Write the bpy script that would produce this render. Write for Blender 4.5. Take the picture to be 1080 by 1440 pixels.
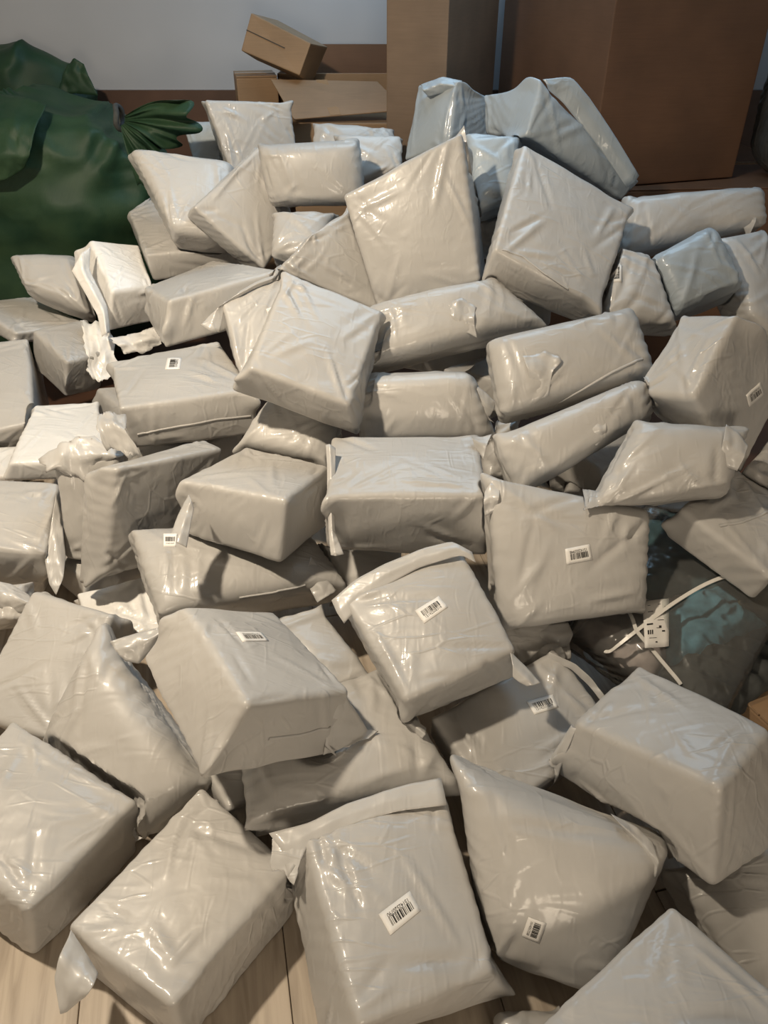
import bpy, bmesh, math, random
import numpy as np
from mathutils import Vector, Matrix
from mathutils.bvhtree import BVHTree

for o in list(bpy.data.objects):
    bpy.data.objects.remove(o, do_unlink=True)
scene = bpy.context.scene
COL = scene.collection

# ------------------------------------------------------------------ camera
cd = bpy.data.cameras.new('camera')
cd.sensor_fit = 'VERTICAL'; cd.sensor_height = 36.0; cd.lens = 27.0
cd.clip_start = 0.05
cam = bpy.data.objects.new('camera', cd); COL.objects.link(cam)
cam.location = (0, 0, 1.6)
cam.rotation_euler = (math.radians(90 - 35), 0, 0)
scene.camera = cam

# ------------------------------------------------------------------ light
w = bpy.data.worlds.new('world'); scene.world = w; w.use_nodes = True
w.node_tree.nodes['Background'].inputs[0].default_value = (0.55, 0.6, 0.7, 1)
w.node_tree.nodes['Background'].inputs[1].default_value = 0.15
def area(name, loc, aim, size, power, color):
    l = bpy.data.lights.new(name, 'AREA'); l.shape = 'DISK'; l.size = size
    l.energy = power; l.color = color
    o = bpy.data.objects.new(name, l); COL.objects.link(o)
    o.location = loc
    o.rotation_euler = (Vector(aim) - Vector(loc)).to_track_quat('-Z', 'Y').to_euler()
    return o
sp = bpy.data.lights.new('ceiling_downlight', 'SPOT'); sp.energy = 325; sp.color = (1.0, 0.845, 0.64)
sp.spot_size = math.radians(134); sp.spot_blend = 1.0; sp.shadow_soft_size = 0.06
spo = bpy.data.objects.new('ceiling_downlight', sp); COL.objects.link(spo); spo.location = (-1.1, 1.05, 2.68)
spo.rotation_euler = (Vector((-1.1, 2.3, 0.2))-Vector(spo.location)).to_track_quat('-Z', 'Y').to_euler()
area('cool_lamp_light', (0.4, 3.5, 2.85), (0.3, 3.6, 0.6), 1.8, 36, (0.46, 0.74, 1.0))
area('front_fill_light', (0.3, -2.1, 0.95), (0.2, 2.0, 0.8), 0.9, 34, (1.0, 0.84, 0.64))  # added fill light behind the camera for front faces, no doorway stands there
vs = scene.view_settings
vs.view_transform = 'Standard'; vs.look = 'None'; vs.gamma = 1.0
vs.use_curve_mapping = False
vs.exposure = 0.0

# ------------------------------------------------------------------ helpers
def nmat(name):
    m = bpy.data.materials.new(name); m.use_nodes = True
    nt = m.node_tree; b = nt.nodes['Principled BSDF']
    return m, nt, b
def node(nt, t, **kw):
    n = nt.nodes.new(t)
    for k, v in kw.items(): setattr(n, k, v)
    return n
def ramp(nt, stops):
    r = node(nt, 'ShaderNodeValToRGB')
    e = r.color_ramp.elements
    e[0].position, e[0].color = stops[0][0], (*stops[0][1], 1)
    e[1].position, e[1].color = stops[-1][0], (*stops[-1][1], 1)
    for p, c in stops[1:-1]:
        x = e.new(p); x.color = (*c, 1)
    return r
def plain(name, col, rough=.6, metal=0.0, var=.08, scale=30):
    m, nt, b = nmat(name)
    tc = node(nt, 'ShaderNodeTexCoord')
    n = node(nt, 'ShaderNodeTexNoise'); n.inputs['Scale'].default_value = scale
    nt.links.new(tc.outputs['Object'], n.inputs['Vector'])
    r = ramp(nt, [(.3, tuple(c*(1-var) for c in col)), (.7, tuple(min(1, c*(1+var)) for c in col))])
    nt.links.new(n.outputs['Fac'], r.inputs['Fac'])
    nt.links.new(r.outputs['Color'], b.inputs['Base Color'])
    b.inputs['Roughness'].default_value = rough; b.inputs['Metallic'].default_value = metal
    return m
def film(name, c0, c1, rough=.46, bump=.5, coat=.3):
    """thin grey polyethylene: slightly uneven colour, fine stretched wrinkles, soft gloss"""
    m, nt, b = nmat(name)
    tc = node(nt, 'ShaderNodeTexCoord'); oi = node(nt, 'ShaderNodeObjectInfo')
    mu = node(nt, 'ShaderNodeVectorMath', operation='SCALE'); mu.inputs[0].default_value = (17, 9, 23)
    nt.links.new(oi.outputs['Random'], mu.inputs['Scale'])
    ad = node(nt, 'ShaderNodeVectorMath', operation='ADD')
    nt.links.new(tc.outputs['Object'], ad.inputs[0]); nt.links.new(mu.outputs[0], ad.inputs[1])
    n1 = node(nt, 'ShaderNodeTexNoise'); n1.inputs['Scale'].default_value = 4; n1.inputs['Detail'].default_value = 3
    nt.links.new(ad.outputs[0], n1.inputs['Vector'])
    r = ramp(nt, [(.3, c0), (.7, c1)])
    nt.links.new(n1.outputs['Fac'], r.inputs['Fac'])
    hv = node(nt, 'ShaderNodeHueSaturation')
    mr = node(nt, 'ShaderNodeMapRange'); mr.inputs[3].default_value = .88; mr.inputs[4].default_value = 1.06
    nt.links.new(oi.outputs['Random'], mr.inputs[0]); nt.links.new(mr.outputs[0], hv.inputs['Value'])
    nt.links.new(r.outputs['Color'], hv.inputs['Color'])
    nt.links.new(hv.outputs['Color'], b.inputs['Base Color'])
    # wrinkles: two stretched ridged noises and a faint grain
    hs = []
    for sc, rot, st, d in ((4.5, (.3, .5, .9), (1, 3.6, 1.4), 2.2), (9, (1.1, .2, 2.0), (3.4, 1, 1.6), 1.6)):
        mp = node(nt, 'ShaderNodeMapping'); mp.inputs['Rotation'].default_value = rot; mp.inputs['Scale'].default_value = st
        nt.links.new(ad.outputs[0], mp.inputs['Vector'])
        n = node(nt, 'ShaderNodeTexNoise'); n.noise_type = 'RIDGED_MULTIFRACTAL'
        n.inputs['Scale'].default_value = sc; n.inputs['Detail'].default_value = 3
        n.inputs['Distortion'].default_value = d
        nt.links.new(mp.outputs[0], n.inputs['Vector'])
        hs.append(n)
    a = node(nt, 'ShaderNodeMath', operation='MULTIPLY_ADD'); a.inputs[1].default_value = .6
    nt.links.new(hs[1].outputs['Fac'], a.inputs[0]); nt.links.new(hs[0].outputs['Fac'], a.inputs[2])
    # straight sharp creases in patches
    nd = node(nt, 'ShaderNodeTexNoise'); nd.inputs['Scale'].default_value = 5
    nt.links.new(ad.outputs[0], nd.inputs['Vector'])
    dv = node(nt, 'ShaderNodeVectorMath', operation='MULTIPLY_ADD'); dv.inputs[1].default_value = (.03, .03, .03)
    nt.links.new(nd.outputs['Color'], dv.inputs[0]); nt.links.new(ad.outputs[0], dv.inputs[2])
    mp2 = node(nt, 'ShaderNodeMapping'); mp2.inputs['Rotation'].default_value = (.5, .9, .4); mp2.inputs['Scale'].default_value = (1, 3.0, 1.2)
    nt.links.new(dv.outputs[0], mp2.inputs['Vector'])
    vo = node(nt, 'ShaderNodeTexVoronoi', feature='DISTANCE_TO_EDGE'); vo.inputs['Scale'].default_value = 9
    nt.links.new(mp2.outputs[0], vo.inputs['Vector'])
    m1 = node(nt, 'ShaderNodeMapRange', interpolation_type='SMOOTHSTEP'); m1.inputs[1].default_value = 0; m1.inputs[2].default_value = .09; m1.inputs[3].default_value = 1; m1.inputs[4].default_value = 0
    nt.links.new(vo.outputs['Distance'], m1.inputs[0])
    n3 = node(nt, 'ShaderNodeTexNoise'); n3.inputs['Scale'].default_value = 6; n3.inputs['Detail'].default_value = 2
    nt.links.new(ad.outputs[0], n3.inputs['Vector'])
    m2 = node(nt, 'ShaderNodeMapRange', interpolation_type='SMOOTHSTEP'); m2.inputs[1].default_value = .5; m2.inputs[2].default_value = .66; m2.inputs[3].default_value = 0; m2.inputs[4].default_value = .45
    nt.links.new(n3.outputs['Fac'], m2.inputs[0])
    cr = node(nt, 'ShaderNodeMath', operation='MULTIPLY')
    nt.links.new(m1.outputs[0], cr.inputs[0]); nt.links.new(m2.outputs[0], cr.inputs[1])
    # fine tight crinkles where the film is gathered
    mp3 = node(nt, 'ShaderNodeMapping'); mp3.inputs['Rotation'].default_value = (.9, 1.4, .2); mp3.inputs['Scale'].default_value = (1, 2.6, 1.3)
    nt.links.new(ad.outputs[0], mp3.inputs['Vector'])
    n5 = node(nt, 'ShaderNodeTexNoise'); n5.noise_type = 'RIDGED_MULTIFRACTAL'; n5.inputs['Scale'].default_value = 26
    n5.inputs['Detail'].default_value = 2; n5.inputs['Distortion'].default_value = .8
    nt.links.new(mp3.outputs[0], n5.inputs['Vector'])
    n6 = node(nt, 'ShaderNodeTexNoise'); n6.inputs['Scale'].default_value = 8; n6.inputs['Detail'].default_value = 1
    nt.links.new(ad.outputs[0], n6.inputs['Vector'])
    m4 = node(nt, 'ShaderNodeMapRange', interpolation_type='SMOOTHSTEP'); m4.inputs[1].default_value = .42; m4.inputs[2].default_value = .68; m4.inputs[3].default_value = .02; m4.inputs[4].default_value = .5
    nt.links.new(n6.outputs['Fac'], m4.inputs[0])
    c2 = node(nt, 'ShaderNodeMath', operation='MULTIPLY_ADD')
    nt.links.new(n5.outputs['Fac'], c2.inputs[0]); nt.links.new(m4.outputs[0], c2.inputs[1]); nt.links.new(cr.outputs[0], c2.inputs[2])
    sm_ = node(nt, 'ShaderNodeMath', operation='ADD')
    nt.links.new(a.outputs[0], sm_.inputs[0]); nt.links.new(c2.outputs[0], sm_.inputs[1])
    bm = node(nt, 'ShaderNodeBump'); bm.inputs['Strength'].default_value = bump; bm.inputs['Distance'].default_value = .004
    nt.links.new(sm_.outputs[0], bm.inputs['Height'])
    nt.links.new(bm.outputs['Normal'], b.inputs['Normal'])
    b.inputs['Roughness'].default_value = rough
    b.inputs['Coat Weight'].default_value = coat; b.inputs['Coat Roughness'].default_value = .13
    nt.links.new(bm.outputs['Normal'], b.inputs['Coat Normal'])
    return m
def cardboard(name, c):
    m, nt, b = nmat(name)
    tc = node(nt, 'ShaderNodeTexCoord')
    mp = node(nt, 'ShaderNodeMapping'); mp.inputs['Scale'].default_value = (3, 3, 60)
    nt.links.new(tc.outputs['Object'], mp.inputs['Vector'])
    n = node(nt, 'ShaderNodeTexNoise'); n.inputs['Scale'].default_value = 3; n.inputs['Detail'].default_value = 5
    nt.links.new(mp.outputs[0], n.inputs['Vector'])
    n2 = node(nt, 'ShaderNodeTexNoise'); n2.inputs['Scale'].default_value = 5; n2.inputs['Detail'].default_value = 6
    nt.links.new(tc.outputs['Object'], n2.inputs['Vector'])
    mx = node(nt, 'ShaderNodeMath', operation='MULTIPLY_ADD'); mx.inputs[1].default_value = .4
    nt.links.new(n.outputs['Fac'], mx.inputs[0]); nt.links.new(n2.outputs['Fac'], mx.inputs[2])
    r = ramp(nt, [(.45, tuple(x*.8 for x in c)), (.95, tuple(x*1.12 for x in c))])
    nt.links.new(mx.outputs[0], r.inputs['Fac'])
    nt.links.new(r.outputs['Color'], b.inputs['Base Color'])
    b.inputs['Roughness'].default_value = .62
    bm = node(nt, 'ShaderNodeBump'); bm.inputs['Strength'].default_value = .12; bm.inputs['Distance'].default_value = .002
    nt.links.new(n.outputs['Fac'], bm.inputs['Height']); nt.links.new(bm.outputs['Normal'], b.inputs['Normal'])
    return m
def wood(name):
    m, nt, b = nmat(name)
    tc = node(nt, 'ShaderNodeTexCoord'); oi = node(nt, 'ShaderNodeObjectInfo')
    mu = node(nt, 'ShaderNodeVectorMath', operation='SCALE'); mu.inputs[0].default_value = (31, 57, 3)
    nt.links.new(oi.outputs['Random'], mu.inputs['Scale'])
    ad = node(nt, 'ShaderNodeVectorMath', operation='ADD')
    nt.links.new(tc.outputs['Object'], ad.inputs[0]); nt.links.new(mu.outputs[0], ad.inputs[1])
    mp = node(nt, 'ShaderNodeMapping'); mp.inputs['Scale'].default_value = (14, 1.2, 1)
    nt.links.new(ad.outputs[0], mp.inputs['Vector'])
    n = node(nt, 'ShaderNodeTexNoise'); n.inputs['Scale'].default_value = 3; n.inputs['Detail'].default_value = 7
    n.inputs['Distortion'].default_value = .8
    nt.links.new(mp.outputs[0], n.inputs['Vector'])
    r = ramp(nt, [(.28, (.27, .22, .17)), (.55, (.41, .345, .275)), (.8, (.48, .41, .335))])
    nt.links.new(n.outputs['Fac'], r.inputs['Fac'])
    nt.links.new(r.outputs['Color'], b.inputs['Base Color'])
    b.inputs['Roughness'].default_value = .42
    return m
def clear_film(name):
    m, nt, b = nmat(name)
    out = nt.nodes['Material Output']
    tr = node(nt, 'ShaderNodeBsdfTransparent'); tr.inputs[0].default_value = (.9, .92, .92, 1)
    gl = node(nt, 'ShaderNodeBsdfGlossy'); gl.inputs['Roughness'].default_value = .16
    df = node(nt, 'ShaderNodeBsdfDiffuse'); df.inputs[0].default_value = (.6, .6, .58, 1)
    tc = node(nt, 'ShaderNodeTexCoord')
    n = node(nt, 'ShaderNodeTexNoise'); n.noise_type = 'RIDGED_MULTIFRACTAL'; n.inputs['Scale'].default_value = 14
    n.inputs['Distortion'].default_value = 1.5
    nt.links.new(tc.outputs['Object'], n.inputs['Vector'])
    bm = node(nt, 'ShaderNodeBump'); bm.inputs['Strength'].default_value = .8; bm.inputs['Distance'].default_value = .006
    nt.links.new(n.outputs['Fac'], bm.inputs['Height'])
    nt.links.new(bm.outputs['Normal'], gl.inputs['Normal']); nt.links.new(bm.outputs['Normal'], df.inputs['Normal'])
    mix = node(nt, 'ShaderNodeMixShader'); mix.inputs[0].default_value = .11
    nt.links.new(tr.outputs[0], mix.inputs[1]); nt.links.new(df.outputs[0], mix.inputs[2])
    lw = node(nt, 'ShaderNodeLayerWeight'); lw.inputs[0].default_value = .38
    nt.links.new(bm.outputs['Normal'], lw.inputs['Normal'])
    mix2 = node(nt, 'ShaderNodeMixShader')
    nt.links.new(lw.outputs['Fresnel'], mix2.inputs[0])
    nt.links.new(mix.outputs[0], mix2.inputs[1]); nt.links.new(gl.outputs[0], mix2.inputs[2])
    nt.links.new(mix2.outputs[0], out.inputs['Surface'])
    return m

M = {
    'film': film('grey_film', (.415, .402, .385), (.47, .458, .44)),
    'blue_film': film('blue_grey_film', (.33, .375, .41), (.39, .435, .47)),
    'white_film': film('white_film', (.76, .75, .73), (.82, .81, .79)),
    'flap': film('film_flap', (.44, .43, .415), (.50, .49, .475), rough=.4, bump=.45),
    'paper': plain('label_paper', (.78, .76, .73), .55, var=.03),
    'ink': plain('black_ink', (.02, .018, .016), .5, var=.1),
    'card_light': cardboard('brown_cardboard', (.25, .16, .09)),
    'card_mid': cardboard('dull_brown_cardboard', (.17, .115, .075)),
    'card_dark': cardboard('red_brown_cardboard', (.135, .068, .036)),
    'tape': film('packing_tape', (.30, .19, .10), (.36, .23, .13), rough=.25, bump=.15),
    'wood': wood('oak_laminate'),
    'green': None, 'clear': clear_film('clear_polythene'),
    'white_strap': plain('white_strap', (.72, .70, .66), .35, var=.05),
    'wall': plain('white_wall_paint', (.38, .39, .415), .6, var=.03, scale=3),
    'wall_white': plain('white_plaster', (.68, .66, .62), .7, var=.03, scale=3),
    'panel': plain('brown_wainscot', (.09, .045, .028), .5, var=.2, scale=6),
    'ceiling': plain('ceiling_paint', (.6, .58, .55), .8, var=.02, scale=3),
    'cloth_purple': plain('mauve_brown_cloth', (.50, .42, .40), .85, var=.25, scale=20),
    'cloth_teal': plain('teal_denim', (.11, .27, .36), .85, var=.35, scale=26),
    'cloth_black': plain('black_denim', (.04, .043, .042), .85, var=.4, scale=30),
    'cloth_green': plain('dark_teal_cloth', (.055, .11, .125), .85, var=.3, scale=20),
    'cloth_khaki': plain('khaki_cloth', (.12, .10, .06), .8, var=.3, scale=20),
}
def green_tarp():
    m, nt, b = nmat('green_woven_plastic')
    tc = node(nt, 'ShaderNodeTexCoord')
    n = node(nt, 'ShaderNodeTexNoise'); n.inputs['Scale'].default_value = 7; n.inputs['Detail'].default_value = 5
    nt.links.new(tc.outputs['Object'], n.inputs['Vector'])
    r = ramp(nt, [(.3, (.011, .034, .019)), (.7, (.027, .056, .028))])
    nt.links.new(n.outputs['Fac'], r.inputs['Fac']); nt.links.new(r.outputs['Color'], b.inputs['Base Color'])
    b.inputs['Roughness'].default_value = .5; b.inputs['Specular IOR Level'].default_value = .22
    w1 = node(nt, 'ShaderNodeTexWave'); w1.inputs['Scale'].default_value = 90
    nt.links.new(tc.outputs['Object'], w1.inputs['Vector'])
    n2 = node(nt, 'ShaderNodeTexNoise'); n2.noise_type = 'RIDGED_MULTIFRACTAL'; n2.inputs['Scale'].default_value = 6
    n2.inputs['Distortion'].default_value = 1.0
    nt.links.new(tc.outputs['Object'], n2.inputs['Vector'])
    a = node(nt, 'ShaderNodeMath', operation='MULTIPLY_ADD'); a.inputs[1].default_value = .05
    nt.links.new(w1.outputs['Fac'], a.inputs[0]); nt.links.new(n2.outputs['Fac'], a.inputs[2])
    bm = node(nt, 'ShaderNodeBump'); bm.inputs['Strength'].default_value = .5; bm.inputs['Distance'].default_value = .008
    nt.links.new(a.outputs[0], bm.inputs['Height']); nt.links.new(bm.outputs['Normal'], b.inputs['Normal'])
    return m
M['green'] = green_tarp()

def world_loc(o):
    p = Vector((0, 0, 0))
    while o is not None:
        p = p + o.location; o = o.parent
    return p
def mesh_obj(name, V, Fc, mat, parent=None, smooth=True, origin=None):
    V = np.asarray(V, float)
    if origin is None:
        origin = Vector((float(V[:, 0].mean()), float(V[:, 1].mean()), float(V[:, 2].min())))
    else:
        origin = Vector(origin)
    me = bpy.data.meshes.new(name)
    me.from_pydata((V - np.array(origin)).tolist(), [], [list(map(int, f)) for f in Fc])
    me.materials.append(mat)
    if smooth: me.polygons.foreach_set('use_smooth', [True]*len(me.polygons))
    me.update()
    o = bpy.data.objects.new(name, me); COL.objects.link(o)
    if parent is not None:
        o.parent = parent
        o.location = origin - world_loc(parent)
    else:
        o.location = origin
    return o
def empty(name, loc):
    o = bpy.data.objects.new(name, None); COL.objects.link(o); o.location = loc
    o.empty_display_size = .05
    return o
def tag(o, label=None, cat=None, group=None, kind=None):
    if label: o['label'] = label
    if cat: o['category'] = cat
    if group: o['group'] = group
    if kind: o['kind'] = kind
    return o

# vectorised gradient-free value noise in 3D
def vnoise(p, seed=0):
    p = np.asarray(p, float); i = np.floor(p).astype(np.int64); f = p - i
    f = f*f*f*(f*(f*6-15)+10)
    def h(dx, dy, dz):
        x = (i[:, 0]+dx)*374761393 + (i[:, 1]+dy)*668265263 + (i[:, 2]+dz)*2147483647 + seed*1274126177
        x = (x ^ (x >> 13)) * 1274126177
        x = x ^ (x >> 16)
        return (x & 0xffff)/32767.5 - 1
    r = 0
    for dx in (0, 1):
        for dy in (0, 1):
            for dz in (0, 1):
                wgt = (f[:, 0] if dx else 1-f[:, 0])*(f[:, 1] if dy else 1-f[:, 1])*(f[:, 2] if dz else 1-f[:, 2])
                r = r + wgt*h(dx, dy, dz)
    return r
def vert_normals(V, Q):
    N = np.zeros_like(V)
    a, b, c, d = V[Q[:, 0]], V[Q[:, 1]], V[Q[:, 2]], V[Q[:, 3]]
    n = np.cross(c-a, d-b)
    for k in range(4): np.add.at(N, Q[:, k], n)
    L = np.linalg.norm(N, axis=1, keepdims=True); L[L == 0] = 1
    return N/L

def lattice(nx, ny, nz):
    """surface lattice of a box: integer coords of the surface points and outward quads"""
    def idx(i, j, k): return (i*(ny+1)+j)*(nz+1)+k
    Q = []
    for k, flip in ((0, True), (nz, False)):
        I, J = np.meshgrid(np.arange(nx), np.arange(ny), indexing='ij')
        q = np.stack([idx(I, J, k), idx(I+1, J, k), idx(I+1, J+1, k), idx(I, J+1, k)], -1).reshape(-1, 4)
        Q.append(q[:, ::-1] if flip else q)
    for j, flip in ((0, False), (ny, True)):
        I, K = np.meshgrid(np.arange(nx), np.arange(nz), indexing='ij')
        q = np.stack([idx(I, j, K), idx(I+1, j, K), idx(I+1, j, K+1), idx(I, j, K+1)], -1).reshape(-1, 4)
        Q.append(q[:, ::-1] if flip else q)
    for i, flip in ((0, True), (nx, False)):
        J, K = np.meshgrid(np.arange(ny), np.arange(nz), indexing='ij')
        q = np.stack([idx(i, J, K), idx(i, J+1, K), idx(i, J+1, K+1), idx(i, J, K+1)], -1).reshape(-1, 4)
        Q.append(q[:, ::-1] if flip else q)
    Q = np.concatenate(Q)
    u, inv = np.unique(Q, return_inverse=True)
    Q = inv.reshape(-1, 4)
    k = u % (nz+1); j = (u//(nz+1)) % (ny+1); i = u//((nz+1)*(ny+1))
    return np.stack([i/nx, j/ny, k/nz], -1)*2-1, Q

def parcel_mesh(C, mode, k, seed, r=.013, bulge=.12, step=.0066, wrinkle=1.0, nmax=56):
    """C: 8 corners, first the face turned up/outward (TL,TR,BR,BL), then the face behind it"""
    rng = random.Random(seed*7+3)
    C = np.asarray(C, float)
    C = C.mean(0)+(C-C.mean(0))*(1.025 if mode == 'b' else 1.05)
    L = (np.linalg.norm(C[1]-C[0])+np.linalg.norm(C[2]-C[3])+np.linalg.norm(C[5]-C[4])+np.linalg.norm(C[6]-C[7]))/4
    W = (np.linalg.norm(C[3]-C[0])+np.linalg.norm(C[2]-C[1])+np.linalg.norm(C[7]-C[4])+np.linalg.norm(C[6]-C[5]))/4
    T = np.mean([np.linalg.norm(C[i]-C[i+4]) for i in range(4)])
    h = np.array([L, W, T])/2
    n = [int(min(nmax, max(10, round(2*x/step)))) for x in h]
    A, Q = lattice(*n)
    A = .55*A + .45*np.sin(A*np.pi/2)
    S = A*h
    r = min(r, .75*h.min())
    core = np.clip(S, -(h-r), h-r); d = S-core
    dl = np.linalg.norm(d, axis=1, keepdims=True); dl[dl == 0] = 1
    S = core + d/dl*r
    A = S/h
    a2, b2 = np.clip(A[:, 0]**2, 0, 1), np.clip(A[:, 1]**2, 0, 1)
    if mode == 'c':
        A[:, 2] *= (1-k) + k*1.06*np.sqrt(np.clip((1-a2*a2)*(1-b2*b2), 0, 1))
        bulge *= .6
        rim = np.exp(-(A[:, 2]/.35)**2)
        # the rim draws in between the corners, so that the corners stay as points
        A[:, 0] *= 1 - .05*k*(1-b2)*rim
        A[:, 1] *= 1 - .06*k*(1-a2)*rim
    A[:, 2] *= 1 + bulge*(1-a2)*(1-b2)
    A[:, 0] *= 1 + .25*bulge*(1-b2)*(1-np.clip(A[:, 2]**2, 0, 1))
    A[:, 1] *= 1 + .25*bulge*(1-a2)*(1-np.clip(A[:, 2]**2, 0, 1))
    # film pulled to points at some of the sealed corners
    for sa_, sb_ in rng.sample([(-1, 1), (1, 1), (1, -1), (-1, -1)], 3):
        c0 = rng.uniform(-.5, .7) if mode == 'b' else 0.0
        wgt = np.exp(-((A[:, 0]-sa_)**2+(A[:, 1]-sb_)**2)/.022-(A[:, 2]-c0)**2/.16)
        pk = rng.uniform(.010, .024)
        A[:, 0] += sa_*wgt*pk/h[0]; A[:, 1] += sb_*wgt*pk/h[1]
    x, y, z = (A[:, 0:1]+1)/2, (A[:, 1:2]+1)/2, (A[:, 2:3]+1)/2
    top = C[3]*(1-x)*(1-y)+C[2]*x*(1-y)+C[1]*x*y+C[0]*(1-x)*y
    bot = C[7]*(1-x)*(1-y)+C[6]*x*(1-y)+C[5]*x*y+C[4]*(1-x)*y
    V = bot*(1-z)+top*z
    N = vert_normals(V, Q)
    if np.einsum('ij,ij->i', N, V-V.mean(0)).sum() < 0:
        Q = Q[:, ::-1]; N = -N
    # lumps of the contents
    D = .004*vnoise(S*6+seed*3.7, seed) + .0018*vnoise(S*17+seed, seed+5)
    # folds of the film: ridges that start at corners and edges and run inward
    for q in range(int(rng.uniform(26, 38)*wrinkle)):
        f = rng.choice((0, 0, 0, 1, 2))
        s = np.array([rng.choice((-1, 1))*rng.uniform(.55, 1), rng.choice((-1, 1))*rng.uniform(.55, 1), 1.0])
        ax = {0: (0, 1, 2), 1: (0, 2, 1), 2: (1, 2, 0)}[f]
        p = np.zeros(3); sg = rng.choice((-1, 1, 1))
        p[ax[0]], p[ax[1]], p[ax[2]] = s[0]*h[ax[0]], s[1]*h[ax[1]], sg*h[ax[2]]
        e = np.zeros(3); ang = rng.gauss(0, .7)
        ce = np.array([-s[0], -s[1]]); ce /= np.linalg.norm(ce)
        ce = np.array([ce[0]*math.cos(ang)-ce[1]*math.sin(ang), ce[0]*math.sin(ang)+ce[1]*math.cos(ang)])
        e[ax[0]], e[ax[1]] = ce
        ln = rng.uniform(.05, .21); wd = rng.uniform(.007, .013); ht = rng.uniform(.002, .0058)*rng.choice((1, 1, -1))
        t = np.clip((S-p)@e, 0, ln)
        dist = np.linalg.norm(S-p-t[:, None]*e, axis=1)
        tap = np.sin(np.pi*np.clip(t/ln*.9+.1, 0, 1))
        D += ht*tap*(np.clip(1-dist/wd, 0, 1)**1.3 - .35*np.exp(-((dist-1.7*wd)/wd)**2))
    # gathered pleats towards the sealed ends
    e1 = np.clip((np.abs(A[:, 0])-.62)/.38, 0, 1)**1.5
    amp = (.0022 if mode == 'c' else .0012)*wrinkle*(.5+.5*vnoise(S*11, seed+21))
    ph = vnoise(S*9, seed+11)*2.2
    D += amp*e1*np.sin((S[:, 1]*2+S[:, 2])*95+ph*3+seed)*np.clip(1.2-np.abs(A[:, 1])**6, 0, 1)
    V = V + N*D[:, None]
    return V, Q

def sheet(rows, nrm, amp, seed, nu=26, nv=12, th=.0011, ragged=0):
    """thin wavy film through rows of 3D points, with real thickness"""
    R = [np.array(r, float) for r in rows]; nrm = np.array(nrm)
    u = np.linspace(0, 1, nu)
    def along(P, t):
        s = np.linspace(0, 1, len(P))
        if len(P) > 2:   # smooth through the points
            out = np.stack([np.interp(t, s, P[:, k]) for k in range(3)], -1)
            sm = out.copy(); sm[1:-1] = (out[:-2]+2*out[1:-1]+out[2:])/4
            return sm
        return np.stack([np.interp(t, s, P[:, k]) for k in range(3)], -1)
    G = np.stack([along(r, u) for r in R])            # rows x nu x 3
    v = np.linspace(0, 1, nv); sv = np.linspace(0, 1, len(R))
    B = np.zeros((nv, nu, 3))
    for a in range(nu):
        for c in range(3): B[:, a, c] = np.interp(v, sv, G[:, a, c])
    flat = B.reshape(-1, 3)
    flat = flat + nrm*(amp*(vnoise(flat*38+seed, seed)+.5*vnoise(flat*80, seed+2)))[:, None]
    if ragged:
        rg = np.random.RandomState(seed)
        edge = np.zeros((nv, nu), bool); edge[0] = edge[-1] = True; edge[:, 0] = edge[:, -1] = True
        cen = flat.mean(0)
        k_ = np.where(edge.ravel(), (vnoise(flat*45+seed, seed+31)*.22+rg.uniform(-.03, .03, nv*nu))*ragged, 0)
        flat = flat+(flat-cen)*k_[:, None]
    V = np.concatenate([flat+nrm*th/2, flat-nrm*th/2]); n0 = nv*nu
    F = []
    for i in range(nv-1):
        for j in range(nu-1):
            a, b, c, d = i*nu+j, i*nu+j+1, (i+1)*nu+j+1, (i+1)*nu+j
            F.append((a, b, c, d)); F.append((d+n0, c+n0, b+n0, a+n0))
    ring = [j for j in range(nu)] + [i*nu+nu-1 for i in range(1, nv)] + [(nv-1)*nu+j for j in range(nu-2, -1, -1)] + [i*nu for i in range(nv-2, 0, -1)]
    for a, b in zip(ring, ring[1:]+ring[:1]): F.append((b, a, a+n0, b+n0))
    return V, F

def box_faces(): return [(0, 1, 2, 3), (7, 6, 5, 4), (0, 4, 5, 1), (1, 5, 6, 2), (2, 6, 7, 3), (3, 7, 4, 0)]
def bevel_box(name, corners, mat, parent=None, bev=.004, seg=2):
    """hexahedron from 8 corners (face, then the opposite face), bevelled"""
    C = np.array(corners, float); org = Vector(C.mean(0)); org.z = float(C[:, 2].min())
    bm = bmesh.new(); vv = [bm.verts.new(Vector(c)-org) for c in C]
    for f in box_faces(): bm.faces.new([vv[i] for i in f])
    bmesh.ops.recalc_face_normals(bm, faces=bm.faces)
    if bev: bmesh.ops.bevel(bm, geom=list(bm.edges), offset=bev, segments=seg, affect='EDGES', profile=.6)
    me = bpy.data.meshes.new(name); bm.to_mesh(me); bm.free(); me.materials.append(mat)
    o = bpy.data.objects.new(name, me); COL.objects.link(o)
    if parent is not None: o.parent = parent; o.location = org-world_loc(parent)
    else: o.location = org
    return o
def box_corners(cx, cy, z0, sx, sy, sz, yaw=0, tilt=None):
    a = math.radians(yaw); c, s = math.cos(a), math.sin(a)
    P = []
    for z in (z0+sz, z0):
        for dx, dy in ((-1, 1), (1, 1), (1, -1), (-1, -1)):
            x, y = dx*sx/2, dy*sy/2
            P.append(Vector((cx+c*x-s*y, cy+s*x+c*y, z)))
    if tilt:
        Mx = Matrix.Rotation(math.radians(tilt[0]), 4, tilt[1]); pc = Vector((cx, cy, z0))
        P = [pc+(Mx @ (p-pc)) for p in P]
    return [tuple(p) for p in P]

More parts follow.
